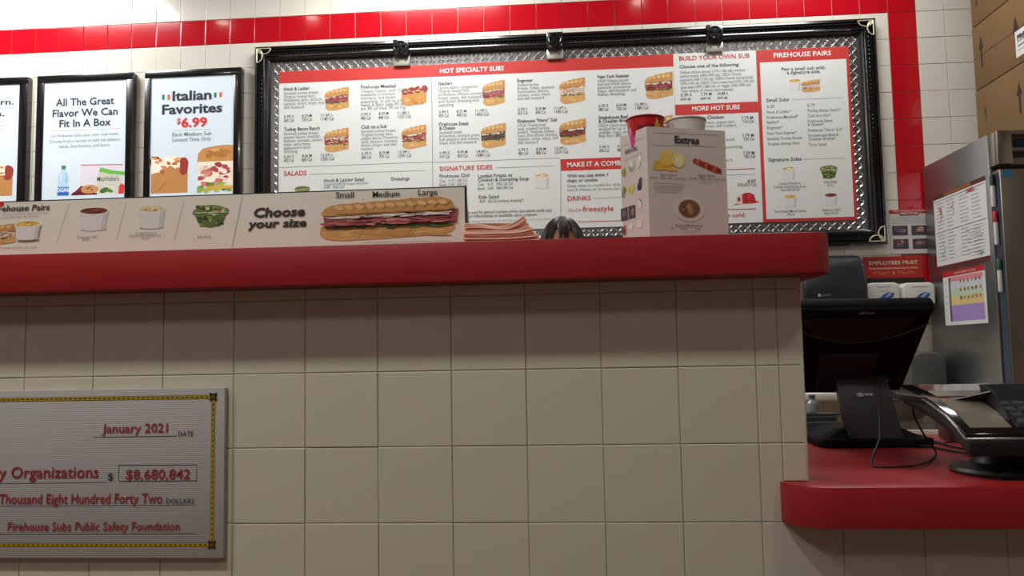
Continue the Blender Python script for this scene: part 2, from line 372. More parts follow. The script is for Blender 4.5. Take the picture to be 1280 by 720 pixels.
def tile_mesh(name, w, h, m, depth=.006, gap=.0028, lip=.0022):
    x0,x1,z0,z1 = gap/2, w-gap/2, gap/2, h-gap/2
    vs = []; fs = []
    for (i, y) in ((0,depth), (0,.0014), (lip*.5,.0003), (lip*1.3,0)):
        vs += [(x0+i,y,z0+i),(x1-i,y,z0+i),(x1-i,y,z1-i),(x0+i,y,z1-i)]
    for k in range(3):
        for j in range(4): a=k*4+j; b=k*4+(j+1)%4; fs.append((a,b,b+4,a+4))
    fs.append((12,13,14,15))
    return MB().add(vs, fs).mesh(name, m, smooth=False)
BX, BZ = -2.6608, 2.9772
tw = tile_mesh('white_tile', T, T, WHITE_T); tr = tile_mesh('red_tile', T, T, RED_T)
fr = MB(); NT = 0
for j in range(-5, 20):
    for i in range(-6, 46):
        x = BX+i*T; z = BZ-(j+1)*T
        if z < 0 or z+T > CEIL or x < XL or x+T > XR: continue
        red = (j == -1 and i <= 34) or (i == 34 and -1 <= j <= 9)
        behind_board = i >= 10 and i <= 32 and 1 <= j <= 7
        lowright = x > 1.9 and 12 <= j <= 15 and x < 2.75
        seen = (-3 <= j <= 0) or (j <= 8 and i < 10 and not(j>6)) or (i > 32 and i < 39 and j <= 11) or (lowright)
        if seen and not behind_board and i <= 39 and i >= -1 and j >= -2:
            o = inst('red_tile' if red else 'white_tile', tr if red else tw, (x, YB-.004+rnd.uniform(0,.0008), z), wb); NT += 1
            o.rotation_euler = (rnd.uniform(-.003,.003), 0, rnd.uniform(-.003,.003))
        elif not (j > 15):
            fr.add([(x+a,YB-.003,z+b) for a,b in ((.0014,.0014),(T-.0014,.0014),(T-.0014,T-.0014),(.0014,T-.0014))]+[(x+a,YB+.002,z+b) for a,b in ((.0014,.0014),(T-.0014,.0014),(T-.0014,T-.0014),(.0014,T-.0014))],
                   [(0,1,2,3),(4,5,1,0),(5,6,2,1),(6,7,3,2),(7,4,0,3)], 1 if red else 0)
tag(fr.build('wall_tiles', [WHITE_T, RED_T], wb), kind='stuff')

# front (knee) wall with its tiles
Z0 = 1.235; WE = 1.157; CT = .856; CB = .780; LB = 1.2585; LT = 1.3355
wf = struct('wall_front', MB().box(XL,WE-.004,.003,.115,CB,LB).box(XL,XR,.003,.115,0,CB), GROUT_F)
ft = {}
def ftile(w, h, x, z, nm='wall_tile'):
    k = (round(w,3), round(h,3))
    if k not in ft: ft[k] = tile_mesh('wall_tile', w, h, FT, depth=.008, gap=.0012, lip=.0016)
    o = inst(nm, ft[k], (x, rnd.uniform(-.0004,.0004), z), wf); o.rotation_euler = (rnd.uniform(-.003,.003),0,rnd.uniform(-.003,.003))
rest = MB()
for i in range(-8, 17):
    for j in range(-1, 5):
        x = i*T
        top = LB if j == -1 else Z0-j*T
        bot = Z0 if j == -1 else Z0-(j+1)*T
        w_ = T
        if i >= 7 and j < 3:
            if i > 7: continue
            b2 = max(bot, CT) if j == 2 else bot
            ftile(.0445, top-(bot if j<2 else bot), x, bot)          # cut piece beside the bullnose
            ftile(WE-x-.0445, top-b2, x+.0445, b2)
            continue
        if j >= 4 and False: continue
        ftile(w_, top-bot, x, bot)
for i in range(-22, 28):
    for j in range(-1, 8):
        x = i*T
        if x < XL or x+T > XR: continue
        if -8 <= i < 17 and j < 5: continue
        if i >= 7 and j < 3: continue
        top = LB if j == -1 else Z0-j*T; bot = Z0 if j == -1 else Z0-(j+1)*T
        rest.box(x+.001, x+T-.001, .0, .004, bot+.001, top-.001)
tag(rest.build('wall_tiles', FT, wf), kind='stuff')
rest = MB()
MB().box(WE-.004,WE+.004,.0,.118,CT,LB).build('end_cap', FT, wf, bevel=.002)

# ------------------------------------------------------------------ ledge (upper) and counter (lower)
def rounded(x0,x1,y0,y1,rads,n=10):   # rads: bl, br, tr, tl
    P = []
    for (cx,cy,a0,r) in ((x0,y0,math.pi,rads[0]),(x1,y0,1.5*math.pi,rads[1]),(x1,y1,0,rads[2]),(x0,y1,.5*math.pi,rads[3])):
        sx = 1 if cx == x0 else -1; sy = 1 if cy == y0 else -1
        if r <= 0: P.append((cx,cy)); continue
        for k in range(n+1):
            a = a0+math.pi/2*k/n; P.append((cx+sx*r+r*math.cos(a), cy+sy*r+r*math.sin(a)))
    return P
led = MB().prism([(x,y,LB) for x,y in rounded(-2.6,1.205,-.085,.19,(.02,.05,.05,.02))], (0,0,LT-LB)).build('counter_ledge', RED_L, bevel=.0015)
tag(led, 'long dark red laminate ledge running along the top of the tiled half wall', 'ledge')
led.modifiers.clear()
pts = [(1.104,0.0)]
for k in range(1,13):
    a = math.pi+math.pi/2*k/12; pts.append((1.104+.085+.085*math.cos(a), .0+.075*math.sin(a)))
pts += [(3.4,-.075),(3.4,.81),(WE+.006,.81),(WE+.006,.002)]
pc = [(x,y,CB) for x,y in pts]
ctr = MB().prism(pc, (0,0,CT-CB)).build('order_counter', RED_L, bevel=.0015)
tag(ctr, 'lower red laminate order counter with a rounded corner, carrying the card terminal', 'counter')
sp = MB().box(1.5,3.3,.811,.823,CB,CT+.012).build('back_strip', mat('white_strip',(210,205,195),.5), ctr, bevel=.002)
for x in (1.9,3.2):
    MB().box(x,x+.04,.4,.78,0,CB-.001).build('leg', STEEL, ctr)

# ------------------------------------------------------------------ the big framed menu board
bx0, bx1, bz0, bz1 = -1.115, 2.436, 1.660, 2.931
board = empty('menu_board', (0,0,0), 0, 'huge menu board in black moulded frame with silver tread plate border on tiled wall', 'menu board')
prof = [(0,.0),(0,.05),(.006,.058),(.018,.06),(.022,.052),(.028,.06),(.034,.06),(.038,.050),(.052,.050),(.055,.058),(.062,.06),(.066,.052),(.074,.052),(.080,.044),(.09,.036),(.09,.0)]
def side(ax):   # 0 top,1 bottom,2 left,3 right
    mb = MB(); vs = []; fs = []; n = len(prof)
    for e in (0,1):
        for d,h in prof:
            y = YB-.001-h
            if ax == 0: p = ((bx0+d) if e==0 else (bx1-d), y, bz1-d)
            if ax == 1: p = ((bx0+d) if e==0 else (bx1-d), y, bz0+d)
            if ax == 2: p = (bx0+d, y, (bz0+d) if e==0 else (bz1-d))
            if ax == 3: p = (bx1-d, y, (bz0+d) if e==0 else (bz1-d))
            vs.append(p)
    fs = [(i,i+1,n+i+1,n+i) for i in range(n-1)]
    mb.add(vs, fs); return mb
for ax in range(4): side(ax).build('frame_moulding', BLK, board)
bd = MB(); yb = YB-.053
def bead(x, z, hor):
    a, b = (.009,.005) if hor else (.005,.009)
    vs = [(x-a,yb,z),(x,yb,z-b),(x+a,yb,z),(x,yb,z+b),(x-a*.4,yb-.006,z),(x+a*.4,yb-.006,z)] if hor else [(x-a,yb,z),(x,yb,z-b),(x+a,yb,z),(x,yb,z+b),(x,yb-.006,z-b*.4),(x,yb-.006,z+b*.4)]
    if hor: bd.add(vs, [(0,1,4),(1,5,4),(1,2,5),(2,3,5),(3,4,5),(3,0,4)])
    else: bd.add(vs, [(0,1,4),(1,2,4),(2,5,4),(2,3,5),(3,0,5),(0,4,5)])
x = bx0+.06
while x < bx1-.05: bead(x, bz1-.045, True); bead(x, bz0+.045, True); x += .0245
z = bz0+.06
while z < bz1-.05: bead(bx0+.045, z, False); bead(bx1-.045, z, False); z += .0245
tag(bd.build('bead_trim', BLK, board), kind='stuff')
# tread plate: backing sheet and raised lozenges
tp = MB().box(bx0+.085, bx1-.085, YB-.028, YB-.001, bz0+.085, bz1-.085)
px0, px1, pz0, pz1 = -.974, 2.288, 1.803, 2.782
k = 0
def loz(x, z, a):
    l, w_, h = .0195, .0066, .0058; c, s = math.cos(a), math.sin(a); y = YB-.028
    P = [(-l,0),(0,-w_),(l,0),(0,w_)]; Q = [(-l*.55,0),(l*.55,0)]
    vs = [(x+p*c-q*s, y, z+p*s+q*c) for p,q in P]+[(x+p*c-q*s, y-h, z+p*s+q*c) for p,q in Q]
    tp.add(vs, [(0,1,4),(1,5,4),(1,2,5),(2,3,5),(3,4,5),(3,0,4)], 1)
g = .0255
i0 = int((bx0+.1)/g); 
for i in range(int((bx0+.098)/g), int((bx1-.095)/g)+1):
    for j in range(int((bz0+.1)/g), int((bz1-.095)/g)+1):
        X = i*g; Z = j*g
        if px0+.004 < X < px1-.004 and pz0+.004 < Z < pz1-.004: continue
        if X < bx0+.098 or X > bx1-.098 or Z < bz0+.098 or Z > bz1-.098: continue
        loz(X, Z, math.pi/4 if (i+j)%2 else -math.pi/4)
tp.build('tread_plate', [SILV, SILV2], board)
# corner ornaments
def ornament(cx, cz, sx, sz):
    mb = MB(); y = YB-.064
    for hor in (0,1):
        L = .082
        A = (cx, cz); 
        pts = [(0,0)]+[(L*t_, .030*math.sin(math.pi*min(1,t_*1.02))**.8) for t_ in [i/12 for i in range(1,13)]]
        path = [(cx+sx*(a if hor else b), y, cz+sz*(b if hor else a)) for a,b in [(0,0)]+[(L*(1-math.cos(q))/2, .033*math.sin(q)) for q in [math.pi*i/14 for i in range(1,15)]]]
        mb.tube(path, .0032, 6)
        mb.tube([(cx,y,cz),(cx+sx*(L if hor else 0),y,cz+sz*(0 if hor else L))], .0034, 6)
    mb.tube([(cx,y,cz),(cx+sx*.033,y,cz+sz*.033)], .0035, 6)
    mb.build('corner_ornament', mat('pale_gold_metal',(214,206,178),.35,metal=.4), board)
ornament(bx0+.017, bz1-.017, 1, -1); ornament(bx1-.017, bz1-.017, -1, -1); ornament(bx1-.017, bz0+.017, -1, 1); ornament(bx0+.017, bz0+.017, 1, 1)
# medallions and clips
for mx in ((-0.2404,2.8904)[0], (0.6499,2.8912)[0], (1.5494,2.8903)[0]):
    mz = bz1-.052; md = MB().box(mx-.046,mx+.046,YB-.074,YB-.056,mz-.05,mz+.05)
    m1 = md.build('medallion', BLK, board, bevel=.004)
    em = MB()
    ring = [(mx+.034*math.cos(a), YB-.080, mz+.036*math.sin(a)) for a in [2*math.pi*i/20 for i in range(21)]]
    em.tube(ring, .0035, 6)
    for q in range(4):
        a = math.pi/4+q*math.pi/2; c, s = math.cos(a), math.sin(a)
        P = [(.006,-.005),(.038,-.017),(.034,0),(.038,.017),(.006,.005)]
        em.prism([(mx+p*c-r*s, YB-.078, mz+p*s+r*c) for p,r in P], (0,-.006,0))
    em.lathe([(.011,0),(.011,.003),(.007,.006),(0,.006)], (0,0,0), 12)
    # turn the boss to face the room
    n = 12*4
    for ii in range(len(em.v)-n, len(em.v)):
        vx, vy, vz = em.v[ii]; em.v[ii] = (mx+vx, YB-.078-vz, mz+vy)
    em.build('maltese_cross', BLK, m1)
    cl = MB().box(mx-.047,mx+.047,YB-.052,YB-.034,bz1-.152,bz1-.098).build('clip', CHROME, board, bevel=.002)
    for dx in (-.022,.022):
        MB().box(mx+dx-.004,mx+dx+.004,YB-.0545,YB-.052,bz1-.124-.004,bz1-.124+.004).build('screw', BLKM, cl, bevel=.001)
# printed panels
BW = (226,229,226); RP = (200,50,44); GY = (120,122,124); DK = (72,72,76)
def panel(x0, x1, z0=pz0, z1=pz1, d=.005):
    return MB().box(x0, x1, YB-.036+ .0, YB-.029, z0, z1).build('panel', mat('panel_board', BW, .45), board)
s1, s2, s3 = (-0.066,2.4552)[0], (1.3194,2.5847)[0], (1.7803,2.2903)[0]
PO = (0, YB-.036, 0)
def P_(): return Pr(PO)
SC = {}
def item(p, s0, t, title, lines, prices, cals, meat, phx0, pht0, phx1, pht1, u=.0048, fn=None):
    """one menu entry; s0,t = start of the title's baseline; u = metres per line unit"""
    tl = title if isinstance(title, list) else [title]
    for q in tl:
        p.text(q, s0, t, s0+.0125*len(q)*.93*u/.0048, .0205*u/.0048, DK, .012); t -= 4.9*u
    t -= 0.2*u
    for q in lines:
        p.text(q, s0, t, s0+.0098*len(q)*u/.0048, .0185*u/.0048, (132,134,136), 0); t -= 4.3*u
    tp_ = item.base; 
    for k2, (a, b) in enumerate(zip(prices, cals)):
        xx = s0+(0, 22, 45)[k2]*u
        p.text(a, xx+.001, tp_+4.9*u, xx+ (12 if k2 < 2 else 15)*u, .0165*u/.0048, (84,84,86), .004)
        p.text(b, xx, tp_, xx+(12 if k2 < 2 else 16)*u, .0185*u/.0048, (84,84,86), .004)
    if fn: p.art(fn, phx0, pht0, phx1, pht1)
    else: p.art(art_sub, phx0, pht0, phx1, pht1, meat=meat)
# panel one
p = P_(); pa = panel(px0, s1-.001)
hz0, hz1 = 2.7095, pz1
p.rect(px0, hz0, s1-.001, hz1, RP, .0003)
item.base = (-0.8717,2.4778)[1]
item(p, *(-0.9442,2.6652), 'Hook & Ladder', ['Smoked turkey breast,','Virginia honey ham,','Monterey Jack, lettuce,','tomato, onion, mayo, and','deli mustard'], ['5.99 S','8.29 M','11.65 L'], ['360 Cal','720 Cal','1140 Cal'], 'ham', -0.7045,2.5348,-0.557,2.6733, .0049)
item.base = (-0.3965,2.4731)[1]
item(p, *(-0.4856,2.6575), 'Firehouse Meatball', ['Cheese Classic, with Italian','meatballs, provolone,','marinara, and Italian','seasoning, or ask to try it','Sweet & Spicy (adds 80 cal','sm, 80 cal med, 90 cal lrg)'], ['5.99 S','8.29 M','11.88 L'], ['480 Cal','840 Cal','1320 Cal'], 'ham', -0.2543,2.54,-0.0995,2.6727, .0048, art_meatball)
item.base = (-0.871,2.2402)[1]
item(p, *(-0.9433,2.4234), 'Turkey Bacon Ranch', ['Smoked turkey breast,','pepper bacon, cheddar,','lettuce, tomato, onion,','mayo, and creamy','peppercorn ranch','dressing'], ['6.36 S','8.36 M','12.99 L'], ['420 Cal','830 Cal','1350 Cal'], 'club', -0.7093,2.2883,-0.5576,2.4303, .0049)
item.base = (-0.3978,2.242)[1]
item(p, *(-0.4841,2.4198), 'Club on a Sub', ['Smoked turkey breast,','Virginia honey ham,','pepper bacon, Monterey','Jack, lettuce, tomato,','onion, mayo, and deli','mustard'], ['6.39 S','8.39 M','12.99 L'], ['380 Cal','770 Cal','1290 Cal'], 'club', -0.2515,2.2902,-0.102,2.4313, .0048)
ln = (-0.5155,2.2086)[1]; p.line((px0, ln), (s1, ln), .0022, (120,120,120))
p.text('SALADS', -0.9423,2.1585,-0.8066,0.0265, RP, .01)
ln = (-0.4404,2.1613)[1]; p.line(((-0.79,2.1664)[0], ln), ((-0.104,2.1612)[0], ln), .002, (110,110,110))
p.text('Hook & Ladder Salad', -0.7046,2.1133,-0.4688,0.0197, DK, .01)
p.text('Smoked turkey breast and ham', -0.7046,2.0932,-0.4454,0.0169, (132,134,136))
p.text('6.89  420 Cal', -0.7046,2.0745,-0.5866,0.0169, (110,110,110))
p.text('Dressings', -0.3095,2.1091,-0.2022,0.0196, DK, .01)
p.art(art_salad, -0.8801,2.0314,-0.7851,2.0972, 'photo')
p.line((s1-.002, (-0.0704,1.8307)[1]), (s1-.002, hz0), .003, (140,140,140))
p.build(pa)
# panel two
p = P_(); pb = panel(s1, s2-.001)
p.rect(s1-.001, hz0, s2-.001, hz1, RP, .0003)
p.text('HOT SPECIALTY SUBS', -0.0184,2.7297,0.3536,0.0265, (238,236,232), .02)
item.base = (0.0716,2.4685)[1]
item(p, *(-0.0287,2.6592), 'Italian', ['Genoa salami, pepperoni,','Virginia honey ham,','provolone, lettuce, tomato,','onion, mayo, deli mustard,','and Italian dressing and','seasoning'], ['5.99 S','8.29 M','11.99 L'], ['470 Cal','940 Cal','1450 Cal'], 'ham', 0.222,2.5255,0.3561,2.6761, .00475)
item.base = (0.5329,2.4663)[1]
item(p, *(0.4287,2.6559), 'Engineer', ['Smoked turkey','breast, Swiss, sauteed','mushrooms, lettuce,','tomato, onion, mayo,','and deli mustard'], ['5.99 S','8.39 M','11.69 L'], ['350 Cal','690 Cal','1100 Cal'], 'turkey', 0.6639,2.5186,0.8142,2.6704, .00465)
item.base = (0.9877,2.4688)[1]
item(p, *(0.8887,2.6592), 'New York Steamer', ['USDA Choice corned','beef and USDA Choice','pastrami, provolone,','mayo, deli mustard, and','Italian dressing'], ['6.39 S','8.69 M','12.99 L'], ['380 Cal','720 Cal','1180 Cal'], 'pastrami', 1.1496,2.526,1.311,2.6813, .0046)
item.base = (0.0685,2.2297)[1]
item(p, *(-0.0267,2.4184), ['Firehouse Steak','& Cheese'], ['Sauteed steak,','provolone, sauteed green','bell peppers and onions,','mayo, and deli mustard'], ['6.49 S','8.99 M','14.49 L'], ['410 Cal','830 Cal','1380 Cal'], 'steak', 0.2089,2.2779,0.3563,2.4225, .00475)
item.base = (0.528,2.2316)[1]
item(p, *(0.4265,2.4192), 'Firehouse "Hero" Sub', ['USDA Choice roast','beef, smoked turkey','breast, Virginia honey','ham, provolone, lettuce,','tomato, onion, mayo, and','deli mustard'], ['6.79 S','8.98 M','12.99 L'], ['480 Cal','800 Cal','1210 Cal'], 'beef', 0.6584,2.2795,0.8127,2.4301, .00465)
item.base = (0.981,2.2311)[1]
item(p, *(0.8869,2.4218), ['Smokehouse Beef','& Cheddar Brisket'], ['USDA Choice beef brisket','smoked for up to 16 hours,','cheddar, mayo, and Sweet','Baby Ray\'s BBQ sauce'], ['7.49 S','9.99 M','14.99 L'], ['450 Cal','880 Cal','1400 Cal'], 'beef', 1.1464,2.2841,1.3028,2.4313, .0046)
ln = (0.2987,2.206)[1]; p.line((s1, ln), ((0.6663,2.208)[0], ln), .0022, (120,120,120))
p.text('SIGNATURE SIDES', -0.0274,2.1551,0.2771,0.0251, RP, .01)
ln = (0.4627,2.1617)[1]; p.line(((0.298,2.1657)[0], ln), ((0.6313,2.1631)[0], ln), .002, (110,110,110))
p.text('Firehouse Chili', -0.0278,2.1155,0.1454,0.0195, DK, .01)
p.text('Cup   4.19  180 Cal', -0.0282,2.0884,0.1312,0.0172, (84,84,86))
p.text('Bowl  5.49  350 Cal', -0.0284,2.0651,0.1308,0.0172, (84,84,86))
p.text('Loaded Potato or', 0.1937,2.1088,0.3931,0.0194, DK, .01)
p.text('Chicken & Dumpling Soup', 0.1934,2.0855,0.4839,0.0194, DK, .01)
p.text('Cup    4.19   240/120 Cal', 0.193,2.0612,0.3922,0.0171, (84,84,86))
p.text('Bowl   5.49   380/190 Cal', 0.1926,2.0372,0.3918,0.0171, (84,84,86))
p.text('Side Salad', 0.1942,1.9868,0.311,0.0194, DK, .01)
p.text('4.49   60 Cal (without dressing*)', 0.2007,1.9632,0.4519,0.017, (84,84,86))
p.text('2,000 calories a day is used for general nutrition advice, but calorie needs vary.', -0.0325,1.9012,0.6139,0.017, (84,84,86), .006)
p.text('Additional nutrition information is available upon request.', -0.0328,1.8795,0.5297,0.017, (84,84,86), .006)
p.text('Before placing your order, please inform your server if a person in your party has a food allergy.', -0.0331,1.8537,0.6557,0.0101, (150,150,150))
p.art(art_bowl, 0.5112,2.032,0.6066,2.1241, food='soup')
p.rect(0.6656,2.1308,1.3027,2.1982, RP)
p.text('MAKE IT A COMBO', 0.7037,2.1518,1.0369,0.0266, (240,236,232), .02)
p.line(((0.6595,1.8136)[0], pz0), ((0.6678,2.171)[0], (0.6678,2.171)[1]), .003, (140,140,140))
p.text('With any size drink +', 0.7023,2.0921,0.9365,0.0193, DK, .01)
p.text('chips or cookie', 0.7016,2.0656,0.8729,0.0193, DK, .01)
p.text('Swap chips or cookie for chili, side salad,', 0.701,2.036,1.1094,0.016, (132,134,136))
p.text('mac & cheese, or brownie for additional', 0.7005,2.0134,1.0909,0.016, (132,134,136))
p.text('DRINKS', 0.7013,1.9587,0.8319,0.0256, RP, .01)
ln = (0.9108,1.9677)[1]; p.line(((0.8434,1.9676)[0], ln), ((1.2632,1.9676)[0], ln), .002, (110,110,110))
p.text('Coca-Cola', 0.6998,1.8956,0.7786,0.0192, RP, 0, .25)
p.text('freestyle', 0.7854,1.8937,0.958,0.0301, RP, .004)
p.line(((0.7548,1.8426)[0], (0.9698,1.8361)[1]), ((1.2718,1.8269)[0], (0.9698,1.8361)[1]), .0042, RP)
p.build(pb)
# panel three
p = P_(); pc_ = panel(s2, s3-.001)
p.text('BUILD YOUR OWN SUB', 1.3519,2.7415,1.7434,0.0255, RP, .008)
p.text('Choose one of the following:', 1.3526,2.6964,1.684,0.0194, DK, .01)
tt = (1.5543,2.6647)[1]; q0 = (1.3539,2.6759)[0]
for q, wd in (('Grilled chicken breast (370-1180 cal), smoked',81),('turkey breast (340-1090 cal), USDA Choice',76),('pastrami (360-1110 cal), USDA Choice corned beef',90),('(370-1140 cal), USDA Choice roast beef (370-1140 cal),',92),('tuna salad (490-1280 cal), or veggie (360-1090 cal).',88),('Your choice of cheese and toppings.',66)):
    p.text(q, q0, tt, q0+wd*.00447, .0165, (132,134,136)); tt -= .0215
for a, b in ((850.5,'5.39 S'),(876,'7.79 M'),(897,'10.89 L')):
    k3 = {850.5: (1.3536,2.5369)[0], 876: (1.4649,2.5322)[0], 897: (1.5581,2.5283)[0]}[a]
    p.text(b, k3, (1.4828,2.5338)[1], k3+.06, .016, DK, .004); p.text('and up', k3-.002, (1.482,2.5117)[1], k3+.054, .0165, DK, .004)
p.rect(s2, (1.5454,2.4253)[1], s3-.001, (1.5477,2.4873)[1], RP)
p.text('MORE HOT SUBS', 1.4131,2.4478,1.6787,0.0257, (240,236,232), .02)
p.text('n Chicken', 1.4735,2.3983,1.5885,0.0193, DK, .01)
p.text('breast, pepper jack,', 1.4814,2.3718,1.6493,0.016, (132,134,136)); p.text('onion, deli mustard,', 1.4807,2.351,1.6573,0.016, (132,134,136))
for a, b, y0, y1 in ((('7.79 M'),('710 Cal'), (1.7206,2.3885)[1], (1.7197,2.367)[1]), (('7.79 M'),('720 Cal'), (1.7166,2.2882)[1], (1.7157,2.2672)[1]), (('7.59 M'),('780 Cal'), (1.7125,2.1882)[1], (1.7117,2.1673)[1]), (('4.69'),('270-675 Cal'), (1.7061,2.0299)[1], (1.7053,2.0091)[1])):
    xe = (1.7481,2.2005)[0]; p.text(a, xe-.062 if 'M' in a else xe-.045, y0, xe, .017, DK, .004); p.text(b, xe-(.058 if len(b)<9 else .10), y1, xe+.002, .0175, DK, .004)
p.text('lettuce, tomato, beef,', 1.4201,2.2701,1.6453,0.016, (132,134,136)); p.text('and Italian seasoning', 1.4187,2.2283,1.6832,0.0159, (132,134,136))
p.text('cheddar, mustard', 1.416,2.1543,1.6231,0.0159, (132,134,136))
ln = (1.6654,2.1064)[1]; p.line(((1.4145,2.1171)[0],ln),((1.7464,2.1054)[0],ln),.0045,RP)
ln = (1.6641,2.0743)[1]; p.line(((1.4134,2.0852)[0],ln),((1.7451,2.0737)[0],ln),.002,(120,120,120))
p.art(art_helmet, 1.6193,1.9019,1.7613,1.9739, 'picture')
ln = (1.6564,1.8804)[1]; p.line(((1.4065,1.8906)[0],ln),((1.7437,1.88)[0],ln),.0045,RP)
p.text('sub cold.', 1.5497,1.838,1.6852,0.0225, RP, .008)
p.build(pc_)
# panel four
p = P_(); pd = panel(s3, px1, pz0)
p.rect(s3, pz0, px1, pz1, RP, .0003)
p.rect(s3+.018, pz0+.017, px1-.016, (2.0332,2.71)[1], BW, .0006)
def q4(*a, **k): p.text(*a, **k)
p.text('FIREHOUSE PAIRS', 1.8764,2.7353,2.1915,0.0258, (240,236,232), .02)
p.text('Pair a small sub with', 1.9169,2.6571,2.153,0.0193, DK, .012); p.text('a signature side', 1.9445,2.6364,2.1237,0.0192, DK, .012)
p.art(art_combo, 1.9482,2.5287,2.125,2.6133)
p.text('Small Subs', 1.8258,2.4823,1.9484,0.0201, DK, .012)
ln = (2.1061,2.4892)[1]; p.line(((1.9665,2.4927)[0],ln),((2.2452,2.4902)[0],ln),.002,(110,110,110))
for st, a in (('6.29', (1.8264,2.4474,1.8681,0.0174)),('Hook & Ladder*', (1.8252,2.4158,1.9586,0.0169)),('Firehouse Meatball*', (1.8239,2.3854,1.9965,0.0168)),('Italian*', (1.8227,2.3579,1.8905,0.0168)),('Engineer*', (1.8227,2.3266,1.9088,0.0168)),('New York Steamer*', (1.8223,2.2946,1.9859,0.0168)),('Smoked Turkey Breast', (1.821,2.2641,2.0128,0.0168)),('Virginia Honey Ham', (1.822,2.2345,1.9963,0.0168)),
    ('6.79', (2.0475,2.4461,2.0888,0.0173)),('Turkey Bacon Ranch*', (2.0462,2.415,2.2284,0.0168)),('Club on a Sub*', (2.047,2.3866,2.1707,0.0168)),('Firehouse Steak', (2.0456,2.3555,2.1822,0.0168)),('& Cheese*', (2.0446,2.336,2.1336,0.0168)),('Firehouse "Hero" Sub*', (2.0454,2.3036,2.2359,0.0167)),('Smokehouse Beef &', (2.0441,2.2747,2.2107,0.0167)),('Cheddar Brisket*', (2.0444,2.2537,2.1946,0.0167)),('Tuna Salad', (2.0438,2.2226,2.1412,0.0167))):
    p.text(st, *a, (128,128,130), .004)
p.text('Signature Sides', 1.8225,2.1433,2.003,0.0199, DK, .012)
ln = (2.1291,2.1486)[1]; p.line(((2.0165,2.15)[0],ln),((2.2414,2.1486)[0],ln),.002,(110,110,110))
p.art(art_bowl, 1.8914,2.0336,1.9695,2.1124, food='soup'); p.art(art_salad, 2.0997,2.0329,2.1967,2.1136)
p.art(art_bowl, 1.8932,1.8786,1.9712,1.9547, food='mac'); p.art(art_bowl, 2.114,1.8806,2.1892,1.9564, food='chili')
for st, a in (('Loaded Potato or', (1.8756,2.0104,1.9927,0.0135)),('Chicken & Dumpling Soup', (1.8466,1.992,2.0178,0.0135)),('Bowl 380/190 Cal', (1.8849,1.9745,1.9824,0.0135)),('Side Salad', (2.1184,2.012,2.1873,0.0134)),('60 Cal', (2.1348,1.9937,2.1692,0.0134)),
    ('Five-Cheese Mac & Cheese', (1.845,1.8548,2.0159,0.0134)),('390 Cal', (1.9114,1.8369,1.9503,0.0134)),('Firehouse Chili', (2.1023,1.8547,2.1968,0.0134)),('Bowl 350 Cal', (2.1123,1.8373,2.1853,0.0134))):
    p.text(st, *a, (105,105,108), .004)
p.build(pd)

# ------------------------------------------------------------------ three lit poster screens
SY = YB-.05
def screen(x0, x1, z0, z1, inn, label):
    t = empty('menu_screen', (0,0,0), 0, label, 'screen', 'black framed lit poster screens left of the menu board')
    fb = MB(); a0,a1,b0,b1 = inn
    fb.box(x0,x1,SY,YB-.002,b1,z1).box(x0,x1,SY,YB-.002,z0,b0).box(x0,a0,SY,YB-.002,b0,b1).box(a1,x1,SY,YB-.002,b0,b1)
    fb.build('frame', BLK, t, bevel=.002)
    sc = MB().box(a0,a1,SY+.006,YB-.004,b0,b1).build('display', mat('lit_white_screen',(206,218,226),.3,emit=.32), t)
    p = Pr((0,SY+.006,0)); return p, sc
z1s = (-1.4877,2.8155)[1]; zb = 1.70
Z1, Z2, Z3 = ((-1.4877,2.8155)[1], (-2.1598,2.8177)[1], (-2.6933,2.8216)[1])
IN = dict(a=(-1.7478,2.5183), b=(-1.2427,2.4981), c=(-2.4127,2.5448), d=(-1.9004,2.5244), e=(-2.5685,2.551), f=(-1.7871,2.5198), g=(-1.1978,2.4963), h=(-2.4578,2.5466), i=(-1.8609,2.5228), j=(-2.5181,2.549))
TOPI = (-1.497,2.7713)[1]
p, sc = screen(IN['f'][0], IN['g'][0], zb, Z1, (IN['a'][0], IN['b'][0], zb+.05, TOPI), 'lit poster screen reading Italian Favorites, nearest the menu board')
TX = (52,56,66)
p.text('Italian', -1.6174,2.6311,-1.3782,0.0556, TX, .03); p.text('Favorites', -1.6798,2.5515,-1.3119,0.0554, TX, .03)
for r_, c in (((-1.6814,2.6384,-1.6657,2.6699),(40,120,110)),((-1.648,2.637,-1.6323,2.6685),(206,92,70)),((-1.364,2.6396,-1.3484,2.6695),(40,120,110)),((-1.3309,2.6397,-1.3154,2.6695),(206,92,70))):
    p.rect(*r_, c)
p.text('$', -1.5883,2.4898,-1.5639,0.0337, (200,50,50), .02); p.text('6.99', -1.5612,2.4692,-1.4031,0.0529, (200,50,50), .035)
ln = (-1.4928,2.4505)[1]; p.line(((-1.6097,2.455)[0],ln),((-1.3811,2.4461)[0],ln),.002,(150,156,162))
p.text('Each Medium Sub', -1.6141,2.4155,-1.3758,0.0221, (110,116,122), .005); p.text('Limited Time Only', -1.6136,2.3835,-1.3779,0.022, (110,116,122), .005)
p.art(art_meathalf, -1.7398,2.0782,-1.5136,2.3119); p.art(art_half, -1.4753,2.0836,-1.2412,2.3545)
p.build(sc, material=SCREEN)
p, sc = screen(IN['h'][0], IN['i'][0], zb, Z1, (IN['c'][0], IN['d'][0], zb+.05, TOPI), 'lit poster screen about boxed catering, in the middle of the three screens')
p.text('All The Great', -2.34,2.627,-1.9764,0.0439, TX, .02); p.text('Flavor We Can', -2.3583,2.5612,-1.9528,0.0438, TX, .02); p.text('Fit In A Box', -2.3141,2.498,-1.9935,0.0437, TX, .02)
ln = (-2.1566,2.4764)[1]; p.line(((-2.3758,2.48)[0],ln),((-1.9339,2.4773)[0],ln),.002,(190,120,120))
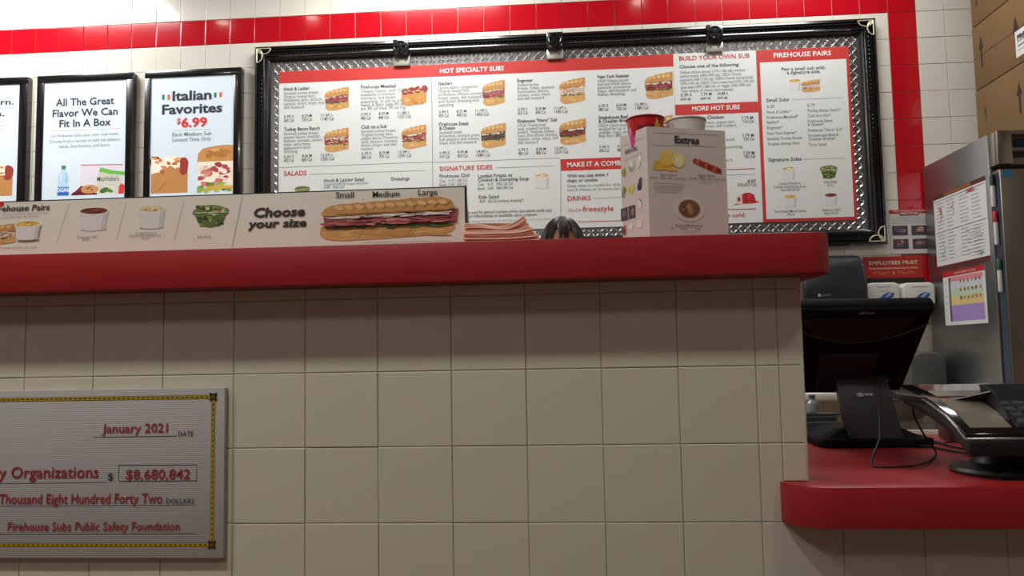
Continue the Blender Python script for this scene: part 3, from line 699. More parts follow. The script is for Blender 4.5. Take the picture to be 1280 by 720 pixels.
p.text('Let Firehouse Subs cater your next event.', -2.3649,2.4375,-1.9428,0.0194, (120,126,132)); p.text('Choose from a variety of cold sub platters,', -2.3739,2.4036,-1.9323,0.0194, (120,126,132)); p.text('salads, box lunches, and more.', -2.3132,2.3722,-1.9957,0.0193, (120,126,132))
p.art(art_boxmeal, -2.2336,2.0833,-1.9081,2.2704); p.art(art_bottle, -2.3227,2.0806,-2.2383,2.2683); q = p.art(art_chips, -2.0899,2.0809,-1.903,2.2485)
p.text("MissVickie's", -2.0701,2.1624,-1.9373,0.0264, (36,52,34), .012, h=.003); p.text('DASANI', -2.3133,2.1046,-2.2439,0.024, (226,236,244), .02, h=.003)
p.build(sc, material=SCREEN)
p, sc = screen(IN['h'][0]-(IN['i'][0]-IN['h'][0])*1.085, IN['j'][0], zb, Z1, (IN['c'][0]-(IN['i'][0]-IN['h'][0])*1.085, IN['e'][0], zb+.05, TOPI), 'lit poster screen cut off by the left edge of the view, first of the three')
p.text('rn.', -2.6877,2.6497,-2.6043,0.0344, TX, .02); p.text('n.', -2.7208,2.5804,-2.6601,0.0344, TX, .02)
for k4 in ((-2.6843,2.5458)[1], (-2.6835,2.5213)[1], (-2.6828,2.5018)[1]): p.line(((-2.8875,2.5638)[0],k4),((-2.629,2.5534)[0],k4),.003,(170,178,186))
p.art(art_meathalf, -2.834,2.0947,-2.5924,2.2983)
p.build(sc, material=SCREEN)

# ------------------------------------------------------------------ size sign on the ledge
GY0 = -.032
gx1 = .494; gz0 = LT; gz1 = 1.4545
sg = empty('size_sign', (0,0,0), 0, 'long white counter sign reading Choose your size, standing on the red ledge', 'sign')
MB().box(-1.05, gx1, GY0, GY0+.003, gz0, gz1).build('printed_board', mat('sign_board', SIGNW.name and (232,226,214), .5), sg)
MB().box(-1.05, gx1+.0035, GY0+.0032, GY0+.012, gz0, gz1+.003).build('black_backing', BLKM, sg)
MB().prism([(gx1+.0005,GY0+.012,gz1-.02),(gx1+.0005,GY0+.06,gz0),(gx1+.0005,GY0+.012,gz0)], (.003,0,0)).build('foot', BLKM, sg)
MB().prism([(-.6,GY0+.012,gz1-.02),(-.6,GY0+.06,gz0),(-.6,GY0+.012,gz0)], (.003,0,0)).build('foot', BLKM, sg)
p = Pr((0,GY0,0)); SB = (58,46,40)
p.text('Choose', 0.053,1.4062,0.1621,0.0184, SB, .035, .2); p.text('your size', 0.0421,1.3841,0.1655,0.0158, SB, .035, .2)
p.text('Small', 0.2276,1.4409,0.2653,0.0117, SB, .012); p.text('Medium', 0.3045,1.4398,0.3602,0.0116, SB, .012); p.text('Large', 0.3991,1.4406,0.4386,0.0116, SB, .012)
p.art(art_longsub, 0.189,1.3514,0.4839,1.4371)
for a, b in (((-0.3467,1.4449),(-0.371,1.3656)),((-0.2204,1.4442),(-0.2415,1.3653)),((-0.0955,1.4436),(-0.1151,1.3651))): p.line(a, b, .0009, (200,194,184))
p.line((0.0313,1.4589), (0.0084,1.3441), .0012, (176,170,160))
p.text('Firehouse Pairs', -0.516,1.4354,-0.3888,0.012, SB, .02, .2)
p.rect(-0.5246,1.4457,-0.4906,1.4569, (190,40,36))
p.text('Pair any small sub with one of these signature sides', -0.5525,1.4283,-0.3921,0.0034, (130,120,112)); p.text('or your favorite Mac & Cheese', -0.52,1.4212,-0.4114,0.0034, (130,120,112))
p.art(art_combo2, -0.5512,1.3635,-0.4034,1.4165); p.text('Pairs are served with a small sub only', -0.5499,1.356,-0.413,0.0034, (130,120,112))
p.art(art_bowl, -0.3257,1.387,-0.2556,1.4388); p.text('Firehouse Chili*', -0.3256,1.3734,-0.2809,0.0044, (110,100,94)); p.text('Bowl', -0.3132,1.368,-0.3,0.0041, (110,100,94))
p.art(art_bowl, -0.1964,1.3875,-0.1322,1.4391, food='soup'); p.text('Loaded Potato or', -0.1983,1.3783,-0.1515,0.004, (110,100,94)); p.text('Chicken & Dumpling Soup', -0.2121,1.3729,-0.1428,0.004, (110,100,94)); p.text('Bowl', -0.1842,1.3679,-0.1704,0.0037, (110,100,94))
p.art(art_salad, -0.0762,1.3872,0.001,1.4359); p.text('Side Salad', -0.0653,1.3666,-0.0362,0.0044, (110,100,94))
p.line((0.2858,1.3466), (0.467,1.3452), .0007, (180,174,166))
p.build(sg)

# ------------------------------------------------------------------ folded four-sided extras sign
N_, R_, L_ = Vector((0.86428, -0.03000, 1.56635)), Vector((1.03013, 0.02599, 1.56635)), Vector((0.81621, 0.04895, 1.56635))
ztop = N_.z; zbt = LT
bk = R_+(L_-N_)
ex = empty('extras_sign', (N_.x,N_.y,zbt), 0, 'upright box sign reading Extras, standing on the ledge in front of the paper cups', 'sign')
ex.location = (0,0,0)
EXM = mat('extras_board', (214,205,199), .5)
def wallp(a, b, nm, th=.0025):
    d = (b-a); d.z = 0; d.normalize(); n = Vector((-d.y, d.x, 0))*th
    mb = MB().prism([(a.x,a.y,zbt),(b.x,b.y,zbt),(b.x,b.y,ztop),(a.x,a.y,ztop)], tuple(n)); return mb.build(nm, EXM, ex)
front = wallp(N_, R_, 'front_panel'); left = wallp(L_, N_, 'side_panel'); wallp(R_, bk, 'side_panel'); wallp(bk, L_, 'back_panel')
p = Pr((N_.x,N_.y,0), (R_.x-N_.x, R_.y-N_.y, 0))
p.text('Extras', 0.0602,1.5353,0.1148,0.0143, (52,46,46), .03)
p.line((0.0153,1.554), (0.1581,1.5562), .0007, (120,108,104)); p.line((0.0144,1.5285), (0.1571,1.5319), .0007, (120,108,104))
p.art(art_cheese, 0.0098,1.4765,0.082,1.5193); p.art(art_bacon, 0.0995,1.4765,0.1628,1.5098); p.art(art_mush, 0.0552,1.3747,0.1209,1.4239)
EC = (90,78,74)
p.text('Extra Cheese', 0.0261,1.4667,0.0622,0.0043, EC, .01); p.text('SM 80 - MED 160 - LRG 240', 0.0033,1.4601,0.0823,0.0039, EC)
for a, b, c in ((0.0135,1.4517)+(0.0749,1.453)[:1], (0.0098,1.4467)+(0.08,1.4483)[:1], (0.0114,1.4422)+(0.0763,1.4432)[:1], (0.013,1.4379)+(0.0743,1.4382)[:1], (0.0198,1.4335)+(0.0654,1.4347)[:1]): p.line((a,b),(c,b),.0011,(176,162,156))
p.text('Pepper Bacon', 0.1093,1.4687,0.1481,0.0043, EC, .01); p.text('SM 80 - MED 160 - LRG 210', 0.0894,1.4616,0.1706,0.004, EC); p.text('add bacon', 0.116,1.4549,0.143,0.0033, (150,136,130))
p.text('Sauteed Mushrooms', 0.0557,1.3649,0.1151,0.0042, EC, .01); p.text('SM     - MED     - LRG', 0.0449,1.3582,0.1103,0.0039, EC); p.text('add mushrooms', 0.0746,1.3518,0.094,0.0026, (150,136,130))
p.build(front)
p = Pr((L_.x,L_.y,0), (N_.x-L_.x, N_.y-L_.y, 0))
p.text('Add-Ons', 0.0172,1.5263,0.0603,0.01, (90,84,92), .02); p.line((0.0106,1.5449), (0.078,1.547), .0007, (150,140,150)); p.line((0.009,1.5128), (0.0765,1.5176), .0007, (150,140,150))
for cx, r_, cols in ((0,(0.0021,1.4768,0.0193,1.5037),((180,190,90),(150,160,60))),(0,(0.0255,1.4798,0.0492,1.5114),((150,170,120),(220,224,210))),(0,(0.0566,1.4853,0.0768,1.5147),((236,232,230),(224,222,220))),
    (0,(0,1.4329,0.0186,1.4632),((150,170,90),(110,140,70))),(0,(0.023,1.4317,0.0467,1.4615),((210,206,100),(226,216,140))),(0,(0.0543,1.4395,0.0758,1.4705),((70,60,80),(50,44,60))),
    (0,(0.0521,1.3987,0.0737,1.428),((60,90,50),(220,226,200))),(0,(0.0192,1.3573,0.0415,1.3838),((220,216,222),(170,100,100))),(0,(0.0501,1.3613,0.0717,1.3873),((232,224,216),(222,206,190))),(0,(-0.004,1.354,0.016,1.3824),((60,50,54),(190,60,60),(180,160,80)))):
    p.art(art_blob, *r_, cols=cols)
p.art(art_photo, -0.0038,1.3874,0.0205,1.4142); p.art(art_photo, 0.0236,1.3882,0.0472,1.4147)
p.build(left)

# ------------------------------------------------------------------ paper cups and bowls stacked behind the sign
def vessel(nm, prof_o, th, m, c, zz, label, cat, grp):
    t = empty(nm, (c[0],c[1],zz), 0, label, cat, grp)
    inner = [(max(0,r-th), z+ (th if i == 0 else 0)) for i,(r,z) in enumerate(prof_o)]
    MB().lathe([(0,0)]+prof_o+inner[::-1]+[(0,th)], n=36).build('wall', m, t, smooth=True)
    r, z = prof_o[-1]
    MB().tube([(r*math.cos(a), r*math.sin(a), z) for a in [2*math.pi*i/36 for i in range(37)]], .0022, 8, caps=False).build('rim', m if nm=='paper_bowl' else mat('cup_rim_red',(170,22,24),.4), t, smooth=True)
    return t
CUPR = mat('red_paper_cup', (196,20,26), .4, noise=.04); BOWLW = mat('white_paper_bowl', (222,216,206), .45)
cc = (0.8684,0.029,1.605); cb_ = (0.9538,0.05,1.6009)
ccx, ccy = cc[0], cc[1]; r = .0385
CUH = .12
prof_c = [(.030,0),(.0385,CUH)]; ctop_ = cc[2]-.009
def flip(prof_, H): return [(r_, H-z_) for r_, z_ in prof_[::-1]]
def inverted(nm, prof_, th, m, c, zz, label, cat, grp):
    t = empty(nm, (c[0],c[1],zz+prof_[-1][1]), 0, label, cat, grp); t.rotation_euler.x = math.pi
    inner = [(max(0,r-th), z+(th if i == 0 else 0)) for i,(r,z) in enumerate(prof_)]
    MB().lathe([(0,0)]+prof_+inner[::-1]+[(0,th)], n=36).build('wall', m, t, smooth=True)
    return t
nin = 4; step_ = (ctop_-CUH-LT-CUH-.001)/(nin-1)
for k5 in range(nin):
    inverted('paper_cup', [(.026,0),(.0340,CUH)], .0006, CUPR, (ccx,ccy), LT+.0004+step_*k5, 'red paper cup turned upside down in the stack hidden behind the Extras sign', 'cup', 'upturned red paper cups')
if True:
    if True:
        t = vessel('paper_cup', prof_c, .0006, CUPR, (ccx,ccy), ctop_-CUH, 'red printed paper drink cup standing upright, left of the white bowl behind the Extras sign', 'cup', None)
        pm = MB(); RB, RS = prof_c[0][0], (prof_c[1][0]-prof_c[0][0])/CUH
        def wrap(st, a0, a1, z, cap, col, bold=.02):
            v, f = glyphs(st, bold); x0 = min(q[0] for q in v); x1 = max(q[0] for q in v)
            vs = []
            for x, y in v:
                a = a0+(a1-a0)*(x-x0)/(x1-x0); zq = z+y*cap/CAPH; rr = RB+RS*zq+.0005
                vs.append((rr*math.cos(a), rr*math.sin(a), zq))
            pm.add(vs, f, 0, lin(col))
        wrap('FIREHOUSE', -2.15, -1.2, CUH-.026, .0065, (50,20,20)); wrap('SUBS', -1.9, -1.5, CUH-.034, .004, (50,20,20))
        def blob(a, z, ra, rz, col, n=12, rot=0):
            vs = []
            for i in range(n):
                q = 2*math.pi*i/n; da = ra*math.cos(q); dz = rz*math.sin(q)*(1+.4*math.cos(3*q+rot)); aa = a+da; zq = z+dz
                rr = RB+RS*zq+.0004; vs.append((rr*math.cos(aa), rr*math.sin(aa), zq))
            pm.add(vs, [tuple(range(n))], 0, lin(col))
        blob(-.95,CUH-.022,.2,.012,(222,170,70)); blob(-.78,CUH-.034,.16,.012,(214,150,60),rot=2); blob(-1.02,CUH-.012,.07,.006,(230,190,100),rot=1)
        blob(-2.55,CUH-.05,.2,.025,(214,60,150)); blob(-2.7,CUH-.028,.1,.01,(230,150,180))
        pm.build('printed_logo', PRINT, t, color=True)
BH = .095; prof_b = [(.034,0),(.0412,BH)]; btop = cb_[2]-.006
step_ = (btop-BH-LT-BH-.001)/4
for k5 in range(5):
    inverted('paper_bowl', prof_b, .0006, BOWLW, (cb_[0],cb_[1]), LT+.0004+step_*k5, 'white paper soup bowl turned upside down in the stack hidden behind the Extras sign', 'bowl', 'upturned white soup bowls')
vessel('paper_bowl', prof_b, .0006, BOWLW, (cb_[0],cb_[1]), btop-BH, 'white paper soup bowl standing upright beside the red cup behind the Extras sign', 'bowl', None)

# ------------------------------------------------------------------ pile of pink papers
pk = empty('paper_pile', (0,0,0), 0, 'loose pile of curling pink paper sheets on the ledge, right of the size sign', 'paper')
PK = mat('pink_paper', (255,210,192), .7, noise=.02)
PK2 = mat('pale_paper', (244,226,204), .7)
for k6 in range(15):
    f = k6/14; x0 = .492+rnd.uniform(-.001,.002)+.002*f; x1 = .652-.040*f+rnd.uniform(-.004,.004); y0 = -.05+rnd.uniform(-.006,.006)+.01*f; y1 = .13+rnd.uniform(-.01,.01)
    nx, ny = 22, 5; vs = []; fs = []
    for side_ in (0,1):
        for b in range(ny):
            for a in range(nx):
                u_ = a/(nx-1); v_ = b/(ny-1)
                x = x0+(x1-x0)*u_; y = y0+(y1-y0)*v_
                z = LT+.0008+.0026*k6*(1-.25*u_)+f*(.021*max(0,(u_-.55)/.45)**2.2)*(1-.6*v_)+f*.0018*math.sin(7*u_+k6*.5)+.0006*math.sin(3*v_+k6) +f*.002
                z = max(z, LT+.0008+.0012*k6); vs.append((x,y,z+side_*.0021))
    for b in range(ny-1):
        for a in range(nx-1):
            i = b*nx+a; fs.append((i,i+nx,i+nx+1,i+1)); j = i+nx*ny; fs.append((j,j+1,j+nx+1,j+nx))
    for a in range(nx-1): fs += [(a,a+1,a+1+nx*ny,a+nx*ny)]; e = (ny-1)*nx; fs += [(e+a,e+a+nx*ny,e+a+1+nx*ny,e+a+1)]
    for b in range(ny-1): fs += [(b*nx, b*nx+nx*ny, (b+1)*nx+nx*ny, (b+1)*nx), (b*nx+nx-1,(b+1)*nx+nx-1,(b+1)*nx+nx-1+nx*ny,b*nx+nx-1+nx*ny)]
    MB().add(vs, fs).build('sheet', PK, pk, smooth=True)
vs = [(.497,.0,1.3845),(.585,.015,1.386),(.59,.12,1.396),(.497,.12,1.388)]
MB().prism(vs, (0,0,.0008)).build('sheet', PK2, pk)['label'] = 'pale cream sheet on top'

# ------------------------------------------------------------------ big donation cheque on the front wall
kx1 = (-0.0121,0.8843)[0]; kz0 = (-0.0121,0.7114)[1]+.0; kz1 = (-0.0172,1.0561)[1]
CKW = mat('ribbed_board', (174,171,170), .6)
nt = CKW.node_tree; wv = nt.nodes.new('ShaderNodeTexWave'); wv.bands_direction = 'Z'; wv.inputs['Scale'].default_value = 75; tcn = nt.nodes.new('ShaderNodeTexCoord')
nt.links.new(tcn.outputs['Object'], wv.inputs['Vector']); bpn = nt.nodes.new('ShaderNodeBump'); bpn.inputs['Strength'].default_value = .25; bpn.inputs['Distance'].default_value = .001
nt.links.new(wv.outputs['Fac'], bpn.inputs['Height']); nt.links.new(bpn.outputs[0], nt.nodes['Principled BSDF'].inputs['Normal'])
ck = empty('donation_cheque', (0,0,0), 0, 'oversized white presentation cheque with gold border mounted on the tiled half wall', 'cheque')
MB().box(kx1-.86, kx1, -.014, -.0003, kz0, kz1).build('board', CKW, ck, bevel=.001)
p = Pr((0,-.014,0)); GD = (176,148,40); MR = (150,44,52)
bw = .0085; ex1 = (-0.0358,0.8845)[0]; ez1 = (-0.0408,1.0375)[1]; ez0 = (-0.0375,0.7385)[1]; ex0 = kx1-.86+.025
for a0,b0,a1,b1 in ((ex0,ez1-bw/2,ex1,ez1+bw/2),(ex0,ez0-bw/2,ex1,ez0+bw/2),(ex1-bw/2,ez0,ex1+bw/2,ez1),(ex0-bw/2,ez0,ex0+bw/2,ez1)):
    q = Pr((0,-.014,0)); va = a1-a0 < .02; dx_ = .001 if va else 0; dz_ = 0 if va else .001
    q.poly([(a0,b0),(a1,b0),(a1,b1),(a0,b1)],(96,78,24),.0003); q.poly([(a0+dx_,b0+dz_),(a1-dx_,b0+dz_),(a1-dx_,b1-dz_),(a0+dx_,b1-dz_)],GD,.0005)
    p.pics.append(('gold_border', q))
x = ex0+.01
while x < ex1-.01:
    for zc in (ez0, ez1):
        p.poly(ell(x,zc,.0032,.0014,6),(60,48,20),.0008); 
    x += .0105
z = ez0+.01
while z < ez1-.01:
    for xc in (ex0, ex1): p.poly(ell(xc,z,.0014,.0032,6),(60,48,20),.0008)
    z += .0105
for xc in (ex0,ex1):
    for zc in (ez0,ez1):
        p.rect(xc-.007,zc-.007,xc+.007,zc+.007,(56,48,22),.001)
        for dx,dz in ((-.006,-.006),(.006,-.006),(-.006,.006),(.006,.006)): p.poly(ell(xc+dx,zc+dz,.0028,.0028,8),(50,44,22),.0013)
        p.poly(ell(xc,zc,.003,.003,8),(120,100,40),.0015)
p.text('January 2021', -0.2732,0.9666,-0.132,0.0181, MR, .012, .05); p.line((-0.2921,0.9577), (-0.1131,0.9583), .0011, (70,70,74)); p.text('DATE', -0.1089,0.958,-0.0773,0.0098, (60,60,64), .004)
p.text('y Organizations', -0.4958,0.8755,-0.2789,0.023, MR, .012, .05); p.line((-0.6351,0.864), (-0.2623,0.8649), .0011, (70,70,74)); p.text('$', -0.259,0.8698,-0.2469,0.0147, (60,60,64))
for a, b in (((-0.2364,0.8998),(-0.0698,0.8993)),((-0.2357,0.8672),(-0.0694,0.867)),((-0.2357,0.8672),(-0.2364,0.8998)),((-0.0694,0.867),(-0.0698,0.8993))): p.line(a, b, .0011, (70,70,74))
p.text('$8,680,842', -0.2204,0.8715,-0.083,0.0195, MR, .012, .05)
p.text('Thousand Eight Hundred Forty Two', -0.4941,0.8229,-0.1417,0.0195, MR, .012, .05); p.line((-0.6333,0.8177), (-0.0722,0.8186), .0011, (80,90,104)); p.text('DOLLARS', -0.1332,0.822,-0.0739,0.0097, (60,60,64), .004)
p.text('Firehouse Subs Public Safety Foundation', -0.473,0.7677,-0.1036,0.017, MR, .012, .05); p.line((-0.631,0.7602), (-0.0697,0.7609), .0011, (70,70,74))
p.build(ck)
# ------------------------------------------------------------------ worker behind the counter
def skin_mesh(name, joints, edges, m, parent, sub=2, root=0):
    me = bpy.data.meshes.new(name); me.from_pydata([j[0] for j in joints], edges, [])
    o = bpy.data.objects.new(name, me); COL.objects.link(o)
    md = o.modifiers.new('Skin', 'SKIN'); me.skin_vertices.new() if not me.skin_vertices else None
    for i, j in enumerate(joints):
        r = j[1]; me.skin_vertices[0].data[i].radius = r if isinstance(r, tuple) else (r, r)
    me.skin_vertices[0].data[root].use_root = True
    ss = o.modifiers.new('Subdivision', 'SUBSURF'); ss.levels = sub; ss.render_levels = sub
    me.materials.append(m); o.parent = parent; return o
PX, PY = .677, 1.66
per = empty('person', (PX,PY,0), 0, 'worker with dark fringed hair, only the top of the head showing above the ledge', 'person')
SK = mat('skin', (196,140,112), .5); HR = mat('dark_brown_hair', (58,42,34), .4, noise=.25, nscale=40, stretch=(30,30,2))
SH = mat('dark_uniform_shirt', (40,38,42), .8, bump=.2); TR = mat('black_trousers', (22,22,26), .8)
# body: pelvis, spine, chest, neck, arms, hands, legs, feet (facing the customer, -y)
J = [((0,0,.93),(.15,.10)),((0,0,1.08),(.125,.09)),((0,0,1.22),(.14,.10)),((0,.0,1.34),(.12,.08)),((0,0,1.395),(.055,.055)),((0,-.01,1.45),(.052,.055))]
E_ = [(0,1),(1,2),(2,3),(3,4),(4,5)]
for s in (-1,1):
    b = len(J); J += [((s*.17,0,1.33),.055),((s*.215,.0,1.08),.042),((s*.19,-.17,.98),.034),((s*.16,-.24,.97),.024),((s*.155,-.30,.96),(.034,.016))]
    E_ += [(3,b),(b,b+1),(b+1,b+2),(b+2,b+3),(b+3,b+4)]
    for kf, (dx, ln_) in enumerate(((-.026,.068),(-.009,.078),(.009,.074),(.025,.058))):
        n_ = len(J); J += [((s*.155+dx,-.33-ln_*.3,.955),.0095),((s*.155+dx,-.33-ln_*.75,.945),.0085),((s*.155+dx*1.05,-.33-ln_,.93),.0075)]
        E_ += [(b+4,n_),(n_,n_+1),(n_+1,n_+2)]
    n_ = len(J); J += [((s*.155-s*.045,-.30,.952),.011),((s*.155-s*.055,-.335,.94),.0085)]; E_ += [(b+4,n_),(n_,n_+1)]
    b = len(J); J += [((s*.09,0,.85),.09),((s*.095,-.01,.48),.06),((s*.095,.02,.10),.04),((s*.1,-.03,.045),.038),((s*.11,-.14,.035),.034)]
    E_ += [(0,b),(b,b+1),(b+1,b+2),(b+2,b+3),(b+3,b+4)]
bod = skin_mesh('body', J, E_, SK, per)
Jc = [((0,0,.90),(.16,.112)),((0,0,1.08),(.138,.103)),((0,0,1.22),(.152,.113)),((0,0,1.345),(.125,.088)),((0,0,1.385),(.065,.065))]
Ec = [(0,1),(1,2),(2,3),(3,4)]
for s in (-1,1):
    b = len(Jc); Jc += [((s*.17,0,1.335),.066),((s*.205,0,1.16),.058)]; Ec += [(3,b),(b,b+1)]
skin_mesh('shirt', Jc, Ec, SH, per)
Jt = [((0,0,.95),(.155,.11)),((0,0,.90),(.155,.11))]; Et = [(0,1)]
for s in (-1,1):
    b = len(Jt); Jt += [((s*.09,0,.82),.1),((s*.095,-.01,.48),.074),((s*.095,.02,.09),.058)]; Et += [(1,b),(b,b+1),(b+1,b+2)]
skin_mesh('trousers', Jt, Et, TR, per)
# head: front is -y
hc = Vector((0,-.025,1.541)); HA, HB, HC = .074, .093, .108
vs = []; fs = []; NU, NV = 32, 24
for b in range(NV+1):
    ph = math.pi*b/NV
    for a in range(NU):
        th = 2*math.pi*a/NU; x = math.sin(ph)*math.sin(th); y = -math.sin(ph)*math.cos(th); z = math.cos(ph)
        X, Y, Z = x*HA, y*HB, z*HC
        if z < 0: k = 1+.30*z*z*(.5 if y < 0 else 1); X *= (1-.32*z*z); Y = Y*(1-.12*z*z) if y < 0 else Y*(1-.45*z*z)
        if y < 0:
            n_ = math.exp(-((X/.012)**2))*math.exp(-(((Z+.022)/.02)**2)); Y -= .02*n_
            n_ = math.exp(-((X/.011)**2))*math.exp(-(((Z+.0)/.022)**2)); Y -= .009*n_
            for s in (-1,1): Y += .008*math.exp(-(((X-s*.032)/.015)**2))*math.exp(-((Z/.012)**2))
            Y -= .006*math.exp(-((X/.022)**2))*math.exp(-(((Z+.056)/.008)**2)); Y -= .008*math.exp(-((X/.02)**2))*math.exp(-(((Z+.09)/.014)**2))
        vs.append((hc.x+X, hc.y+Y, hc.z+Z))
for b in range(NV):
    for a in range(NU): fs.append((b*NU+a, b*NU+(a+1)%NU, (b+1)*NU+(a+1)%NU, (b+1)*NU+a))
hd = MB().add(vs, fs)
for s in (-1,1): hd.add([(hc.x+s*(.071+.012*math.cos(q)*.6), hc.y+.012+.016*math.cos(q), hc.z-.01+.028*math.sin(q)) for q in [2*math.pi*i/12 for i in range(12)]]+[(hc.x+s*.07, hc.y+.01, hc.z-.01)], [(i,(i+1)%12,12) for i in range(12)])
hd = hd.build('head', SK, per, smooth=True)
ey = MB(); 
for s in (-1,1):
    for (rr, dy, mi) in ((.0115,0,0),(.0058,-.0068,1)):
        cx, cy, cz = hc.x+s*.032, hc.y-.077+dy, hc.z+.0; v2 = []; f2 = []
        for b in range(9):
            for a in range(12):
                ph = math.pi*b/8; th = 2*math.pi*a/12; v2.append((cx+rr*math.sin(ph)*math.cos(th), cy+rr*math.sin(ph)*math.sin(th), cz+rr*math.cos(ph)))
        for b in range(8):
            for a in range(12): f2.append((b*12+a,b*12+(a+1)%12,(b+1)*12+(a+1)%12,(b+1)*12+a))
        ey.add(v2, f2, mi)
ey.build('eyes', [mat('eye_white',(225,220,214),.2), mat('dark_iris',(40,26,20),.2)], hd, smooth=True)
mo = MB().tube([(hc.x+.024*t_, hc.y-.086+.012*t_*t_, hc.z-.056+.002*math.cos(3*t_)) for t_ in [i/6-1 for i in range(13)]], [.001+.0035*math.cos(math.pi*(i/12-.5)) for i in range(13)], 8)
mo.build('mouth', mat('lips',(168,92,84),.45), hd, smooth=True)
# hair: cap plus many strands that fall from a parting near the crown
hr = MB(); vs = []; fs = []
ca, cbk, cct = HA+.012, HB+.013, HC+.010
NUh, NVh = 40, 22
def hpt(th, ph, k=1.0): # th 0 = front
    return Vector((hc.x+ca*k*math.sin(ph)*math.sin(th), hc.y+.004-cbk*k*math.sin(ph)*math.cos(th), hc.z+.004+cct*k*math.cos(ph)))
for b in range(NVh+1):
    for a in range(NUh):
        th = 2*math.pi*a/NUh; back = .5-.5*math.cos(th)
        phm = math.radians(53+ (100-53)*min(1,(back*1.9))**.8)
        ph = phm*b/NVh; vs.append(hpt(th, ph, .965))
for b in range(NVh):
    for a in range(NUh): fs.append((b*NUh+a, b*NUh+(a+1)%NUh, (b+1)*NUh+(a+1)%NUh, (b+1)*NUh+a))
hr.add(vs, fs)
r2 = random.Random(8)
for i in range(520):
    th = r2.uniform(-math.pi, math.pi); front = abs(th) < .95
    if front:   # fringe in separate locks with skin showing in between
        lock = (-.92,-.72,-.56,-.07,.12,.2,.74,.9); 
        c = min(lock, key=lambda q: abs(q-th)); th2 = c+(th-c)*.34
        ph1 = math.radians(r2.uniform(70,86))
    else: th2 = th; ph1 = math.radians(r2.uniform(96,118))
    s = 1 if th > 0 else -1; path = []; R = []
    for q in range(10):
        f = q/9; ph = .02+ph1*f; tt = th*(1-.0*f)+(th2-th)*f**.9
        P = hpt(tt, ph, 1.0+.012*math.sin(f*3)+r2.uniform(0,.004)); path.append(P); R.append((.0032 if f < .8 else .0032*(1-f)/.2+.0004))
    hr.tube(path, R, 4, caps=False)
hr.build('hair', HR, hd, smooth=True)

# ------------------------------------------------------------------ wall fittings at the hand sink
def rounded_xz(x0,x1,z0,z1,r,n=6): return rounded(x0,x1,z0,z1,(r,r,r,r),n)
# paper towel dispenser
td = empty('towel_dispenser', (0,0,0), 0, 'black curved paper towel dispenser on the wall behind the order screen', 'dispenser')
tx0, tx1, tz0, tz1 = 1.925, 2.262, 1.20, 1.605
prf = [(YB-.004,tz0),(YB-.16,tz0),(YB-.205,tz0+.05),(YB-.225,tz0+.16),(YB-.222,tz0+.26),(YB-.19,tz0+.35),(YB-.13,tz0+.395),(YB-.06,tz1),(YB-.004,tz1)]
MB().prism([(tx0,y,z) for y,z in prf], (tx1-tx0,0,0)).build('cover', mat('smoked_black_plastic',(38,40,48),.32,noise=.05,coat=.3), td, bevel=.022, seg=4)
MB().box(tx0+.05,tx1-.05,YB-.232,YB-.20,tz0+.125,tz0+.155).build('paper_slot', BLKM, td, bevel=.004)
p = Pr((0,YB-.2265,0)); p.rect((2.0437,1.4248)[0]*0+2.00, 1.372, 2.012, 1.388, (200,200,205)); p.text('pacific', 2.018,1.375,2.068,.011,(150,152,158))
p.build(td)
# two soap dispensers
def soap(x0, x1, z1, lab):
    t = empty('soap_dispenser', (0,0,0), 0, lab, 'dispenser', 'white soap dispensers by the hand sink')
    z0 = z1-.19; W_ = mat('white_abs_plastic', (226,226,218), .35)
    MB().prism([(x,YB-.115,z) for x,z in rounded_xz(x0,x1,z0+.06,z1,.03)], (0,.112,0)).build('cover', W_, t, bevel=.01, seg=3)
    MB().prism([(x,YB-.09,z) for x,z in rounded_xz(x0+.03,x1-.03,z0,z0+.08,.015)], (0,.06,0)).build('push_lever', W_, t, bevel=.005)
    p = Pr((0,YB-.1153,0)); cx = (x0+x1)/2+.008
    p.line((cx-.045,z1-.024),(cx+.035,z1-.022),.003,(130,132,134)); p.text('Foam Wash', cx-.022, z1-.050, cx+.024, .008, (120,130,140))
    p.poly(ell(cx+.012,z1-.074,.036,.018,16,.35),(40,86,160)); p.poly(ell(cx-.018,z1-.086,.024,.01,12,.2),(30,70,150)); p.poly(ell(cx+.018,z1-.068,.02,.006,12,.5),(200,214,232)); p.line((cx-.03,z1-.084),(cx+.05,z1-.058),.004,(70,110,176))
    p.build(t)
soap(2.29, 2.462, 1.447, 'white soap dispenser with blue mark, next to the black towel dispenser')
soap(2.476, 2.644, 1.443, 'white soap dispenser with blue mark, next to the steel refrigerator')
# signs on the wall
em = empty('hand_wash_sign', (0,0,0), 0, 'red sign reading EMPLOYEES MUST, on the wall above the soap dispensers', 'sign')
e0 = (2.3145,1.5156)[0]; e1 = (2.6297,1.5163)[0]; e2 = (2.4769,1.5976)[1]; e3 = (2.4705,1.4785)[1]
MB().box(e0,e1,YB-.010,YB-.0045,e3,e2).build('board', mat('red_sign', (176,38,30), .5), em)
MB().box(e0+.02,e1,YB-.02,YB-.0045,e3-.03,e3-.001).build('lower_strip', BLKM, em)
p = Pr((0,YB-.010,0)); CR = (232,214,190)
p.text('EMPLOYEES MUST', 2.3465,1.5529,2.6061,0.0194, CR, .02); p.text('Wash Hands Before Returning To Work', 2.3453,1.5282,2.6047,0.0097, CR, .015)
cx, cz = (2.4762,1.5057)
for s in (-1,1):
    for dz, ph in ((0,0),(.006,1.6)):
        P = [(cx+s*(.02+.009*q), cz+dz*.5+.007*math.sin(q*.9+ph)) for q in range(11)]
        for a, b in zip(P[:-1], P[1:]): p.line(a, b, .0018, (210,150,96))
p.poly(ell(cx,cz,.004,.01,10),(214,170,120))
p.build(em)
